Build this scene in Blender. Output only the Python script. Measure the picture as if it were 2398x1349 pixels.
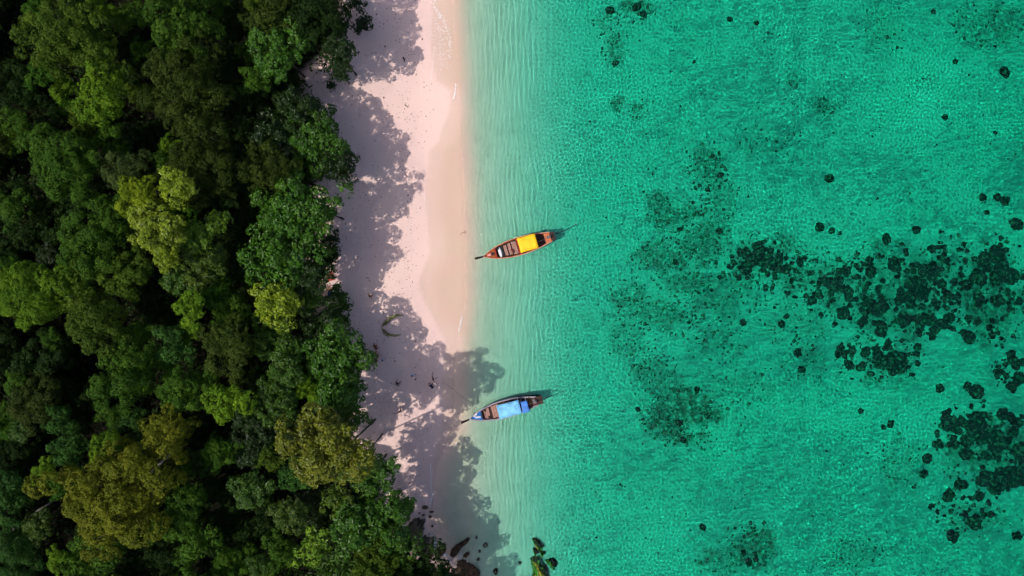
import bpy, math, random
import numpy as np
from mathutils import Vector

sc = bpy.context.scene
for o in list(bpy.data.objects):
    bpy.data.objects.remove(o)

# ------------------------------------------------------------------ camera, sky, sun, exposure
H = 85.0                      # drone height above the water (m)
MPP = 0.05                    # metres per photo pixel at water level
CX, CY = 1199.0, 674.5
cam = bpy.data.cameras.new('drone_camera')
cam_o = bpy.data.objects.new('drone_camera', cam)
sc.collection.objects.link(cam_o)
cam_o.location = (0, 0, H)
cam.sensor_width = 36.0
cam.lens = 36.0 * H / (2398 * MPP)
cam.clip_start = 0.5
cam.clip_end = 9000
sc.camera = cam_o

SUN_EL, SHADOW_AZ = math.radians(58), math.radians(25)
world = bpy.data.worlds.new('World')
sc.world = world
world.use_nodes = True
wn = world.node_tree
sky = wn.nodes.new('ShaderNodeTexSky')
sky.sky_type = 'NISHITA'
sky.sun_disc = False
sky.sun_elevation = SUN_EL
sky.sun_rotation = math.atan2(-math.cos(SHADOW_AZ), -math.sin(SHADOW_AZ))
sky.air_density = 0.8
sky.dust_density = 2.6
sky.ozone_density = 0.3
wn.links.new(sky.outputs[0], wn.nodes['Background'].inputs[0])
wn.nodes['Background'].inputs[1].default_value = 0.15

L = Vector((math.cos(SHADOW_AZ) * math.cos(SUN_EL), math.sin(SHADOW_AZ) * math.cos(SUN_EL), -math.sin(SUN_EL)))
sun = bpy.data.lights.new('sun', 'SUN')
sun_o = bpy.data.objects.new('sun', sun)
sc.collection.objects.link(sun_o)
sun.energy = 3.2
sun.angle = math.radians(0.5)
sun.color = (1.0, 0.95, 0.87)
sun_o.rotation_euler = L.to_track_quat('-Z', 'Y').to_euler()
sun_o.location = (-60, -30, 100)
sun.cycles.is_caustics_light = True                 # real light focused by the ripples
sun.cycles.use_multiple_importance_sampling = False

sc.view_settings.view_transform = 'Standard'
sc.view_settings.look = 'None'
sc.view_settings.exposure = 0.2
sc.view_settings.gamma = 1.0
sc.view_settings.use_curve_mapping = False
cy = sc.cycles
cy.use_adaptive_sampling = True
cy.adaptive_threshold = 0.06
cy.adaptive_min_samples = 12
cy.max_bounces = 5
cy.diffuse_bounces = 1
cy.glossy_bounces = 2
cy.transmission_bounces = 4
cy.transparent_max_bounces = 6
cy.sample_clamp_indirect = 4.0
cy.sample_clamp_direct = 6.0
cy.use_denoising = True

# ------------------------------------------------------------------ helpers
RNG = np.random.default_rng(7)
random.seed(7)
COL = sc.collection


def W(px, py, z=0.0):
    """photo pixel -> world point at height z"""
    k = MPP * (H - z) / H
    return ((px - CX) * k, (CY - py) * k)


def link(o, parent=None):
    COL.objects.link(o)
    if parent is not None:
        o.parent = parent
    return o


def tag(o, label=None, cat=None, group=None, kind=None):
    if label: o['label'] = label
    if cat: o['category'] = cat
    if group: o['group'] = group
    if kind: o['kind'] = kind
    return o


def empty(name, loc=(0, 0, 0), rz=0.0):
    o = bpy.data.objects.new(name, None)
    o.empty_display_size = 0.3
    o.location = loc
    o.rotation_euler = (0, 0, rz)
    return link(o)


def np_mesh(name, verts, faces, smooth=True, mats=()):
    """verts (n,3), faces (m,k) numpy, all faces the same size"""
    v = np.asarray(verts, dtype=np.float32)
    f = np.asarray(faces, dtype=np.int32)
    m = bpy.data.meshes.new(name)
    m.vertices.add(len(v)); m.vertices.foreach_set('co', v.ravel())
    m.loops.add(f.size); m.loops.foreach_set('vertex_index', f.ravel())
    m.polygons.add(len(f))
    m.polygons.foreach_set('loop_start', np.arange(0, f.size, f.shape[1], dtype=np.int32))
    m.polygons.foreach_set('use_smooth', np.full(len(f), smooth, dtype=bool))
    m.update(calc_edges=True)
    m.validate()
    for mt in mats: m.materials.append(mt)
    return m


def attr(mesh, name, data, domain='POINT'):
    a = mesh.attributes.new(name, 'FLOAT', domain)
    a.data.foreach_set('value', np.asarray(data, dtype=np.float32).ravel())


def obj(name, mesh, parent=None, loc=(0, 0, 0), rot=(0, 0, 0), scale=(1, 1, 1)):
    o = bpy.data.objects.new(name, mesh)
    o.location = loc; o.rotation_euler = rot; o.scale = scale
    return link(o, parent)


class MB:
    """collects shapes into one mesh"""
    def __init__(s): s.v = []; s.f = []
    def add(s, verts, faces):
        k = len(s.v); s.v += [tuple(p) for p in verts]
        s.f += [tuple(i + k for i in f) for f in faces]
        return s
    def box(s, c, d, rz=0.0, taper=1.0):
        cx, cy_, cz = c; x, y, z = d[0] / 2, d[1] / 2, d[2] / 2
        ca, sa = math.cos(rz), math.sin(rz)
        vs = []
        for zz, t in ((-z, 1), (z, taper)):
            for a, b in ((-x, -y), (x, -y), (x, y), (-x, y)):
                a *= t; b *= t
                vs.append((cx + a * ca - b * sa, cy_ + a * sa + b * ca, cz + zz))
        return s.add(vs, [(3, 2, 1, 0), (4, 5, 6, 7), (0, 1, 5, 4), (1, 2, 6, 5), (2, 3, 7, 6), (3, 0, 4, 7)])
    def tube(s, pts, rad, n=8, cap=True):
        pts = [Vector(p) for p in pts]
        if not hasattr(rad, '__len__'): rad = [rad] * len(pts)
        vs = []; up = Vector((0, 0, 1))
        for i, p in enumerate(pts):
            d = (pts[min(i + 1, len(pts) - 1)] - pts[max(i - 1, 0)]).normalized()
            a = d.cross(up)
            if a.length < 1e-3: a = d.cross(Vector((1, 0, 0)))
            a.normalize(); b = d.cross(a)
            for k in range(n):
                t = 2 * math.pi * k / n
                vs.append(p + (a * math.cos(t) + b * math.sin(t)) * rad[i])
        fs = []
        for i in range(len(pts) - 1):
            for k in range(n):
                fs.append((i * n + k, i * n + (k + 1) % n, (i + 1) * n + (k + 1) % n, (i + 1) * n + k))
        if cap:
            fs.append(tuple(range(n))[::-1]); fs.append(tuple(range((len(pts) - 1) * n, len(pts) * n)))
        return s.add(vs, fs)
    def mesh(s, name, mat, smooth=False):
        m = bpy.data.meshes.new(name)
        m.from_pydata(s.v, [], s.f)
        m.update()
        if smooth: m.polygons.foreach_set('use_smooth', [True] * len(m.polygons))
        m.materials.append(mat)
        return m
    def build(s, name, mat, parent=None, smooth=False, **k):
        return obj(name, s.mesh(name, mat, smooth), parent, **k)


def mat(name, col, rough=0.7, var=0.0, scale=4.0, bump=0.0, spec=0.3, metal=0.0, col2=None):
    m = bpy.data.materials.new(name); m.use_nodes = True
    nt = m.node_tree; b = nt.nodes['Principled BSDF']
    b.inputs['Roughness'].default_value = rough
    b.inputs['Specular IOR Level'].default_value = spec
    b.inputs['Metallic'].default_value = metal
    tc = nt.nodes.new('ShaderNodeTexCoord')
    nz = nt.nodes.new('ShaderNodeTexNoise'); nz.inputs['Scale'].default_value = scale; nz.inputs['Detail'].default_value = 5
    nt.links.new(tc.outputs['Object'], nz.inputs['Vector'])
    if var > 0 or col2:
        mx = nt.nodes.new('ShaderNodeMix'); mx.data_type = 'RGBA'
        c2 = col2 or tuple(c * (1 - var) for c in col)
        c1 = col if col2 else tuple(min(1, c * (1 + var * 0.5)) for c in col)
        mr = nt.nodes.new('ShaderNodeMapRange'); mr.inputs['From Min'].default_value = 0.35; mr.inputs['From Max'].default_value = 0.65
        nt.links.new(nz.outputs['Fac'], mr.inputs['Value'])
        nt.links.new(mr.outputs[0], mx.inputs['Factor'])
        mx.inputs[6].default_value = (*c1, 1); mx.inputs[7].default_value = (*c2, 1)
        nt.links.new(mx.outputs[2], b.inputs['Base Color'])
    else:
        b.inputs['Base Color'].default_value = (*col, 1)
    if bump > 0:
        bp = nt.nodes.new('ShaderNodeBump'); bp.inputs['Strength'].default_value = bump; bp.inputs['Distance'].default_value = 0.1
        nt.links.new(nz.outputs['Fac'], bp.inputs['Height']); nt.links.new(bp.outputs[0], b.inputs['Normal'])
    return m


_TN = {}


def vnoise(X, Y, scale, seed=0, octaves=3):
    """smooth value noise, about -1..1; fast path for regular grids"""
    grid2 = X.ndim == 2 and X[0, 0] == X[0, -1] and Y[0, 0] == Y[-1, 0]
    xs, ys = (X[:, 0], Y[0, :]) if grid2 else (X, Y)
    out = 0.0; amp = 1.0; tot = 0
    for o in range(octaves):
        if (seed, o) not in _TN: _TN[seed, o] = np.random.default_rng(seed * 31 + o).uniform(-1, 1, (64, 64))
        T = _TN[seed, o]
        x = xs / scale * 2 ** o + 1000.3; y = ys / scale * 2 ** o + 1000.7
        xi = np.floor(x).astype(int); yi = np.floor(y).astype(int)
        fx = x - xi; fy = y - yi; fx = fx * fx * (3 - 2 * fx); fy = fy * fy * (3 - 2 * fy)
        if grid2:
            A = T[xi % 64] * (1 - fx)[:, None] + T[(xi + 1) % 64] * fx[:, None]
            v = A[:, yi % 64] * (1 - fy) + A[:, (yi + 1) % 64] * fy
        else:
            g = lambda p, q: T[p % 64, q % 64]
            v = (g(xi, yi) * (1 - fx) + g(xi + 1, yi) * fx) * (1 - fy) + (g(xi, yi + 1) * (1 - fx) + g(xi + 1, yi + 1) * fx) * fy
        out = out + amp * v; tot += amp; amp *= 0.5
    return out / tot


def axis(lo, hi, step, far, growth=1.25):
    c = list(np.arange(lo, hi + 1e-6, step)); s = step
    a, b = [], []
    x = lo
    while x > -far: s *= growth; x -= s; a.append(x)
    s = step; x = hi
    while x < far: s *= growth; x += s; b.append(x)
    return np.array(a[::-1] + c + b)


def grid_faces(nx, ny):
    i = np.arange(nx * ny).reshape(nx, ny)
    return np.stack([i[:-1, :-1], i[1:, :-1], i[1:, 1:], i[:-1, 1:]], -1).reshape(-1, 4)


# ------------------------------------------------------------------ shore lines (photo pixels)
WATERLINE = [(1050, -300), (1055, 0), (1064, 100), (1072, 200), (1073, 300), (1083, 400), (1088, 500), (1088, 600), (1086, 700),
             (1079, 755), (1068, 800), (1062, 860), (1062, 920), (1058, 1000), (1040, 1050), (1022, 1090), (1014, 1130),
             (1013, 1165), (1010, 1200), (1020, 1240), (1024, 1270), (1045, 1300), (1075, 1330), (1090, 1400), (1110, 1700)]
WETLINE = [(1020, -300), (1012, -20), (1010, 40), (1007, 100), (1012, 150), (1022, 190), (1055, 215), (1050, 260), (1034, 300), (1027, 330),
           (1004, 355), (1000, 400), (994, 440), (995, 480), (999, 530), (1004, 570), (1003, 600), (985, 645), (979, 667),
           (989, 698), (1007, 733), (1022, 760), (1043, 800), (1038, 860), (1030, 900), (1038, 960), (1033, 1000), (1021, 1050),
           (1010, 1090), (1009, 1130), (1012, 1165), (1003, 1190), (998, 1230), (1000, 1300), (1000, 1700)]
FOREST = [(835, -300), (835, 0), (825, 60), (800, 120), (750, 180), (745, 260), (775, 310), (790, 370), (770, 450), (765, 520), (750, 580),
          (750, 640), (750, 700), (775, 760), (850, 830), (850, 880), (830, 930), (790, 980), (800, 1040), (880, 1080),
          (895, 1150), (930, 1200), (925, 1260), (915, 1310), (1020, 1345), (1060, 1400), (1080, 1700)]


def line_x(poly, Y):
    p = np.array(poly, float); ys = (CY - p[:, 1]) * MPP; xs = (p[:, 0] - CX) * MPP
    o = np.argsort(ys)
    return np.interp(Y, ys[o], xs[o])


DEEPLINE = [(1062, -300), (1066, 0), (1072, 200), (1080, 400), (1088, 600), (1086, 800), (1080, 1000), (1082, 1200), (1090, 1400), (1110, 1700)]


def eff(s1, s2):
    return np.where(s1 < 0, s1, np.maximum(s2, np.minimum(0.3 * s1, 0.9)))


S_ = [-1600, -200, -60, -25, -14, -8, -4.5, -2, 0, 1.0, 2.0, 3.2, 5.6, 8.1, 10.6, 13, 15.6, 20, 27, 45, 62, 200, 1600]
Z_ = [60, 30, 9, 2.4, 1.25, 0.55, 0.15, 0.05, 0, -0.16, -0.33, -0.50, -0.78, -1.12, -1.65, -2.2, -2.65, -2.95, -3.1, -3.25, -3.5, -7, -30]
_s = np.linspace(-80, 80, 6401); _z = np.interp(_s, S_, Z_); _k = np.hanning(41); _z2 = np.convolve(np.pad(_z, 20, 'edge'), _k / _k.sum(), 'valid')


def height(X, Y):
    X = np.asarray(X, float); Y = np.asarray(Y, float)
    Yc = np.clip(Y, -50, 50)
    s = eff(X - line_x(WATERLINE, Yc), X - line_x(DEEPLINE, Yc))
    z = np.where(np.abs(s) < 79, np.interp(s, _s, _z2), np.interp(s, S_, Z_))
    z = z + 0.16 * vnoise(X, Y, 7, 3) * np.clip((s - 4) / 14, 0, 1) + 0.3 * vnoise(X, Y, 26, 5) * np.clip((s - 14) / 20, 0, 1)
    z = z + 0.12 * vnoise(X, Y, 5, 4) * np.clip((-s - 5) / 6, 0, 1) + 0.8 * vnoise(X, Y, 14, 6) * np.clip((-s - 16) / 20, 0, 1)
    return z


def hz(x, y):
    """ground height at one point, read from the built sheet"""
    i = min(max(int(np.searchsorted(gx, x)) - 1, 0), len(gx) - 2); j = min(max(int(np.searchsorted(gy, y)) - 1, 0), len(gy) - 2)
    u = (x - gx[i]) / (gx[i + 1] - gx[i]); v = (y - gy[j]) / (gy[j + 1] - gy[j])
    return float((GZ[i, j] * (1 - u) + GZ[i + 1, j] * u) * (1 - v) + (GZ[i, j + 1] * (1 - u) + GZ[i + 1, j + 1] * u) * v)


# ------------------------------------------------------------------ ground (beach, forest floor and sea bed in one sheet)
def ground_material():
    m = bpy.data.materials.new('sand'); m.use_nodes = True
    nt = m.node_tree; N = nt.nodes; Lk = nt.links; b = N['Principled BSDF']
    geo = N.new('ShaderNodeNewGeometry')
    def at(n):
        a = N.new('ShaderNodeAttribute'); a.attribute_name = n; return a.outputs['Fac']
    def noise(s, d=5):
        n = N.new('ShaderNodeTexNoise'); n.inputs['Scale'].default_value = s; n.inputs['Detail'].default_value = d
        Lk.new(geo.outputs['Position'], n.inputs['Vector']); return n.outputs['Fac']
    def mix(f, a, c):
        x = N.new('ShaderNodeMix'); x.data_type = 'RGBA'
        Lk.new(f, x.inputs['Factor'])
        for i, v in ((6, a), (7, c)):
            if isinstance(v, tuple): x.inputs[i].default_value = (*v, 1)
            else: Lk.new(v, x.inputs[i])
        return x.outputs[2]
    def ramp(v, lo, hi):
        r = N.new('ShaderNodeMapRange'); r.inputs['From Min'].default_value = lo; r.inputs['From Max'].default_value = hi
        r.interpolation_type = 'SMOOTHSTEP'; Lk.new(v, r.inputs['Value']); return r.outputs[0]
    dry = mix(ramp(noise(0.16, 3), 0.35, 0.65), (0.665, 0.465, 0.425), (0.70, 0.50, 0.445))
    dry = mix(ramp(noise(9, 6), 0.66, 0.80), dry, (0.52, 0.36, 0.33))
    wet = mix(ramp(noise(0.35, 4), 0.35, 0.65), (0.535, 0.362, 0.290), (0.515, 0.37, 0.285))
    c = mix(at('wet'), dry, wet)
    bed = mix(ramp(noise(0.5, 4), 0.4, 0.65), (0.40, 0.378, 0.285), (0.36, 0.348, 0.258))
    c = mix(at('bed'), c, bed)
    silt = mix(ramp(noise(2.2, 6), 0.35, 0.62), (0.19, 0.18, 0.11), (0.055, 0.06, 0.035))
    sm = N.new('ShaderNodeMath'); sm.operation = 'MULTIPLY'; Lk.new(at('silt'), sm.inputs[0]); Lk.new(ramp(noise(1.9, 6), 0.30, 0.54), sm.inputs[1])
    c = mix(sm.outputs[0], c, silt)
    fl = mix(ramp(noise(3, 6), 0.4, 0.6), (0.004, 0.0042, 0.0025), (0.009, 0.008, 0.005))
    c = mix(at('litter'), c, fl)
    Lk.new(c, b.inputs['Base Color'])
    rr = N.new('ShaderNodeMapRange'); Lk.new(at('wet'), rr.inputs['Value']); rr.inputs['To Min'].default_value = 0.95; rr.inputs['To Max'].default_value = 0.6
    Lk.new(rr.outputs[0], b.inputs['Roughness'])
    b.inputs['Specular IOR Level'].default_value = 0.06
    # footprints, wind ripples and grain
    vo = N.new('ShaderNodeTexVoronoi'); vo.inputs['Scale'].default_value = 3.2; vo.feature = 'SMOOTH_F1'
    Lk.new(geo.outputs['Position'], vo.inputs['Vector'])
    tr = N.new('ShaderNodeMath'); tr.operation = 'MULTIPLY'; Lk.new(vo.outputs['Distance'], tr.inputs[0]); Lk.new(at('tread'), tr.inputs[1])
    n2 = N.new('ShaderNodeMath'); n2.operation = 'MULTIPLY'; Lk.new(noise(12, 6), n2.inputs[0]); n2.inputs[1].default_value = 0.22
    ad = N.new('ShaderNodeMath'); ad.operation = 'ADD'; Lk.new(tr.outputs[0], ad.inputs[0]); Lk.new(n2.outputs[0], ad.inputs[1])
    bp = N.new('ShaderNodeBump'); bp.inputs['Strength'].default_value = 0.8; bp.inputs['Distance'].default_value = 0.12
    Lk.new(ad.outputs[0], bp.inputs['Height']); Lk.new(bp.outputs[0], b.inputs['Normal'])
    return m


# faint weedy patches on the sea bed: px, py, rx, ry, strength
PATCHES = [(1480, 20, 62, 34, 1.0), (1440, 110, 28, 45, .7), (1442, 245, 20, 18, .8), (1492, 258, 24, 22, .8), (1590, 505, 85, 55, .8),
           (1655, 400, 45, 50, .75), (1555, 605, 75, 45, .8), (1600, 665, 60, 28, .7), (1555, 735, 105, 45, .7), (1680, 800, 60, 45, .6),
           (1540, 885, 60, 55, .6), (1590, 970, 90, 62, .95), (1615, 1025, 55, 28, .9), (1880, 850, 48, 45, .6), (1855, 195, 18, 25, .5),
           (1920, 250, 48, 24, .65), (1765, 1275, 60, 50, .9), (1690, 1305, 55, 40, .6), (2330, 55, 100, 60, .55), (2060, 70, 60, 60, .3),
           (2120, 1080, 60, 60, .35), (1780, 610, 100, 60, .8), (1910, 650, 110, 65, .7), (2090, 690, 170, 110, .75), (2320, 690, 90, 110, .8),
           (2060, 850, 100, 45, .6), (2310, 1060, 110, 80, .8), (2250, 1200, 60, 60, .5), (2300, 1210, 80, 30, .5), (1640, 590, 60, 40, .5),
           (1420, 60, 30, 30, .5), (1690, 690, 110, 55, .55), (1640, 560, 70, 60, .7), (1480, 800, 50, 60, .4), (1720, 900, 90, 50, .3), (1480, 690, 50, 40, .6), (1690, 470, 40, 60, .5), (1850, 760, 120, 40, .35), (1790, 330, 90, 40, .25), (2000, 1300, 80, 40, .4)]

gx = axis(-74, 66, 0.33, 1600); gy = axis(-44, 44, 0.33, 1600)
GX, GY = np.meshgrid(gx, gy, indexing='ij')
GZ = height(GX, GY)
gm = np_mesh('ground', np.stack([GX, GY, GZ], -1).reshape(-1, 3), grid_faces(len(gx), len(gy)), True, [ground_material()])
Yc = np.clip(GY, -50, 50)
sstep = lambda x: np.clip(x, 0, 1) ** 2 * (3 - 2 * np.clip(x, 0, 1))
jit = 0.12 * vnoise(GX, GY, 1.6, 9)
wetd = GX - line_x(WETLINE, Yc) + jit
attr(gm, 'wet', 0.55 * sstep((wetd + 0.12) / 0.4) + 0.45 * sstep((wetd + 0.8 * vnoise(GX, GY, 4, 19)) / 3.0))
sd = GX - line_x(WATERLINE, Yc)
attr(gm, 'bed', sstep((sd - 0.3) / 2.5))
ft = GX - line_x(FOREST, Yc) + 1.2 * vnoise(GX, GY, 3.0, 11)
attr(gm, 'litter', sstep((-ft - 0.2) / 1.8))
attr(gm, 'tread', np.clip(0.25 + 0.9 * vnoise(GX, GY, 6, 12) + 0.5 * np.clip(1 - (ft / 7), 0, 1), 0.1, 1) * sstep((-wetd - 0.2) / 1.0))
silt = np.zeros_like(GX)
for (px, py, rx, ry, st) in PATCHES:
    x, y = W(px, py, -3); d = np.hypot((GX - x) / (rx * MPP), (GY - y) / (ry * MPP)) + 0.85 * vnoise(GX, GY, 2.6, 14) + 0.35 * vnoise(GX, GY, .9, 15)
    silt = np.maximum(silt, st * sstep((1.15 - d) / 0.7))
attr(gm, 'silt', silt)
ground = tag(obj('ground', gm), kind='structure')
ground.cycles.is_caustics_receiver = True

# ------------------------------------------------------------------ sea: rippled water surface, coloured by its own depth
STEP = 0.077
wx = list(np.arange(-10.0, 62.5, STEP)); x = wx[-1]; s = STEP
while x < 1600: s *= 1.12; x += s; wx.append(x)
wx = np.array(wx)
wy = axis(-35.5, 35.5, STEP, 1600, 1.12)
WX, WY = np.meshgrid(wx, wy, indexing='ij')
ws = eff(WX - line_x(WATERLINE, np.clip(WY, -50, 50)), WX - line_x(DEEPLINE, np.clip(WY, -50, 50)))
fade = np.clip((66 - WX) / 3, 0, 1) * np.clip((39 - np.abs(WY)) / 3, 0, 1)
rng = np.random.default_rng(21)
WZ = np.zeros_like(WX)
off = sstep((ws - 5.5) / 7.0)            # open chop grows away from the shore
WXf = WX.astype(np.float32); WYf = WY.astype(np.float32)
chop = np.zeros_like(WXf)
for k in range(64):
    Lw = math.exp(rng.uniform(math.log(.25), math.log(.62))); a = rng.normal(0.25, 1.0)
    chop += np.float32(Lw * .0020) * np.sin(np.float32(2 * math.pi / Lw) * (WXf * np.float32(math.cos(a)) + WYf * np.float32(math.sin(a))) + np.float32(rng.uniform(0, 6.28)))
gust = np.clip(0.88 + 0.42 * vnoise(WX, WY * 1.6, 9, 31), 0.4, 1.5)
WZ += chop * (0.40 + 0.60 * off) * gust * sstep(ws / 2.0)
# long-crested wavelets bending round with the depth lines close to the shore
warp = 0.55 * vnoise(WX, WY, 9, 22, 2) + 0.18 * vnoise(WX, WY * 0.4, 2.2, 23, 2)
near = sstep((ws + 0.2) / 1.5) * (1 - 0.85 * sstep((ws - 6) / 6))
for q, (Lw, am, an) in enumerate(((0.60, .0066, 0.02), (0.50, .0046, -0.06), (0.41, .0034, 0.08), (0.92, .0062, -0.03), (0.33, .0023, 0.03), (0.45, .0030, -0.13))):
    mod = 0.55 + 0.75 * vnoise(WX, WY * 0.6, 5, 140 + q, 2)
    WZ += 1.12 * am * near * mod * np.sin(2 * math.pi / Lw * (ws + an * WY + warp * (1.0 + 0.3 * Lw)) + 1.7 * q + 1.2 * vnoise(WX, WY, 4, 160 + q, 2))
WZ += 0.004 * off * vnoise(WX, WY, 3.2, 171, 2)
WZ *= fade
wm_verts = np.stack([WX, WY, WZ], -1).reshape(-1, 3)
depth = np.clip(-height(WX, WY), 0, 12)

wmat = bpy.data.materials.new('sea_water'); wmat.use_nodes = True
nt = wmat.node_tree; nt.nodes.remove(nt.nodes['Principled BSDF'])
da = nt.nodes.new('ShaderNodeAttribute'); da.attribute_name = 'depth'
cc = nt.nodes.new('ShaderNodeCombineColor')
for i, k in enumerate((0.74, 0.061, 0.113)):          # how fast each colour is swallowed per metre
    p = nt.nodes.new('ShaderNodeMath'); p.operation = 'POWER'; p.inputs[0].default_value = math.exp(-k)
    g = nt.nodes.new('ShaderNodeMath'); g.operation = 'MULTIPLY'; g.inputs[1].default_value = 1.34   # tint brightened to make up for sunlight lost at the surface
    nt.links.new(da.outputs['Fac'], p.inputs[1]); nt.links.new(p.outputs[0], g.inputs[0]); nt.links.new(g.outputs[0], cc.inputs[i])
rf = nt.nodes.new('ShaderNodeBsdfRefraction'); rf.inputs['IOR'].default_value = 1.333; rf.inputs['Roughness'].default_value = 0.0
nt.links.new(cc.outputs[0], rf.inputs['Color'])
gl = nt.nodes.new('ShaderNodeBsdfGlossy'); gl.inputs['Roughness'].default_value = 0.12
fr = nt.nodes.new('ShaderNodeFresnel'); fr.inputs['IOR'].default_value = 1.333
mx = nt.nodes.new('ShaderNodeMixShader')
nt.links.new(fr.outputs[0], mx.inputs[0]); nt.links.new(rf.outputs[0], mx.inputs[1]); nt.links.new(gl.outputs[0], mx.inputs[2])
nt.links.new(mx.outputs[0], nt.nodes['Material Output'].inputs[0])
wf = grid_faces(len(wx), len(wy)); dflat = depth.ravel()
wf = wf[dflat[wf].min(1) > 0.012]                      # the sheet ends where the sand comes up through it
used = np.unique(wf); remap = np.full(len(dflat), -1); remap[used] = np.arange(len(used))
wm = np_mesh('sea_water', wm_verts[used], remap[wf], True, [wmat])
attr(wm, 'depth', dflat[used])
sea = tag(obj('sea_water', wm), kind='structure')
sea.cycles.is_caustics_caster = True
del WX, WY, WZ, WXf, WYf, chop, ws, near, off, wm_verts, depth

# ------------------------------------------------------------------ forest
def leaf_material(name, rough, spec):
    m = bpy.data.materials.new(name); m.use_nodes = True
    nt = m.node_tree; N = nt.nodes; Lk = nt.links; b = N['Principled BSDF']
    oi = N.new('ShaderNodeObjectInfo')
    at = N.new('ShaderNodeAttribute'); at.attribute_name = 'tint'
    hs = N.new('ShaderNodeHueSaturation')
    mr = N.new('ShaderNodeMapRange'); mr.inputs['To Min'].default_value = 0.55; mr.inputs['To Max'].default_value = 1.45
    Lk.new(at.outputs['Fac'], mr.inputs['Value']); Lk.new(mr.outputs[0], hs.inputs['Value'])
    mh = N.new('ShaderNodeMapRange'); mh.inputs['To Min'].default_value = 0.52; mh.inputs['To Max'].default_value = 0.482
    Lk.new(at.outputs['Fac'], mh.inputs['Value']); Lk.new(mh.outputs[0], hs.inputs['Hue'])
    Lk.new(oi.outputs['Color'], hs.inputs['Color'])
    Lk.new(hs.outputs[0], b.inputs['Base Color'])
    b.inputs['Roughness'].default_value = rough
    b.inputs['Specular IOR Level'].default_value = spec
    tl = N.new('ShaderNodeBsdfTranslucent'); Lk.new(hs.outputs[0], tl.inputs['Color'])
    mx = N.new('ShaderNodeMixShader'); mx.inputs[0].default_value = 0.16
    Lk.new(b.outputs[0], mx.inputs[1]); Lk.new(tl.outputs[0], mx.inputs[2])
    Lk.new(mx.outputs[0], N['Material Output'].inputs[0])
    return m


M_LEAF = leaf_material('leaf', 0.62, 0.12)
M_GLOSS = leaf_material('glossy_leaf', 0.42, 0.28)
M_BARK = mat('bark', (0.042, 0.035, 0.025), 0.9, 0.4, 3, 0.6)
M_DEAD = mat('dead_wood', (0.15, 0.135, 0.12), 0.9, 0.3, 3, 0.5)


def unit(v): return v / np.maximum(np.linalg.norm(v, axis=-1, keepdims=True), 1e-6)


def leaves_mesh(name, P, Nn, size, tint, rng, material, aspect=0.55):
    """one folded four-corner leaf per point"""
    n = len(P)
    t = unit(np.cross(Nn, unit(rng.normal(size=(n, 3)))))
    s = np.cross(Nn, t)
    l = size[:, None]
    base = P - t * l * 0.5
    tip = P + t * l * 0.5 - Nn * l * 0.08
    a = P + s * l * aspect * 0.5 + Nn * l * 0.10
    c = P - s * l * aspect * 0.5 + Nn * l * 0.10
    V = np.stack([base, a, tip, c], 1).reshape(-1, 3)
    F = np.arange(n * 4).reshape(n, 4)
    m = np_mesh(name, V, F, False, [material])
    attr(m, 'tint', tint, 'FACE')
    return m


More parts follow.
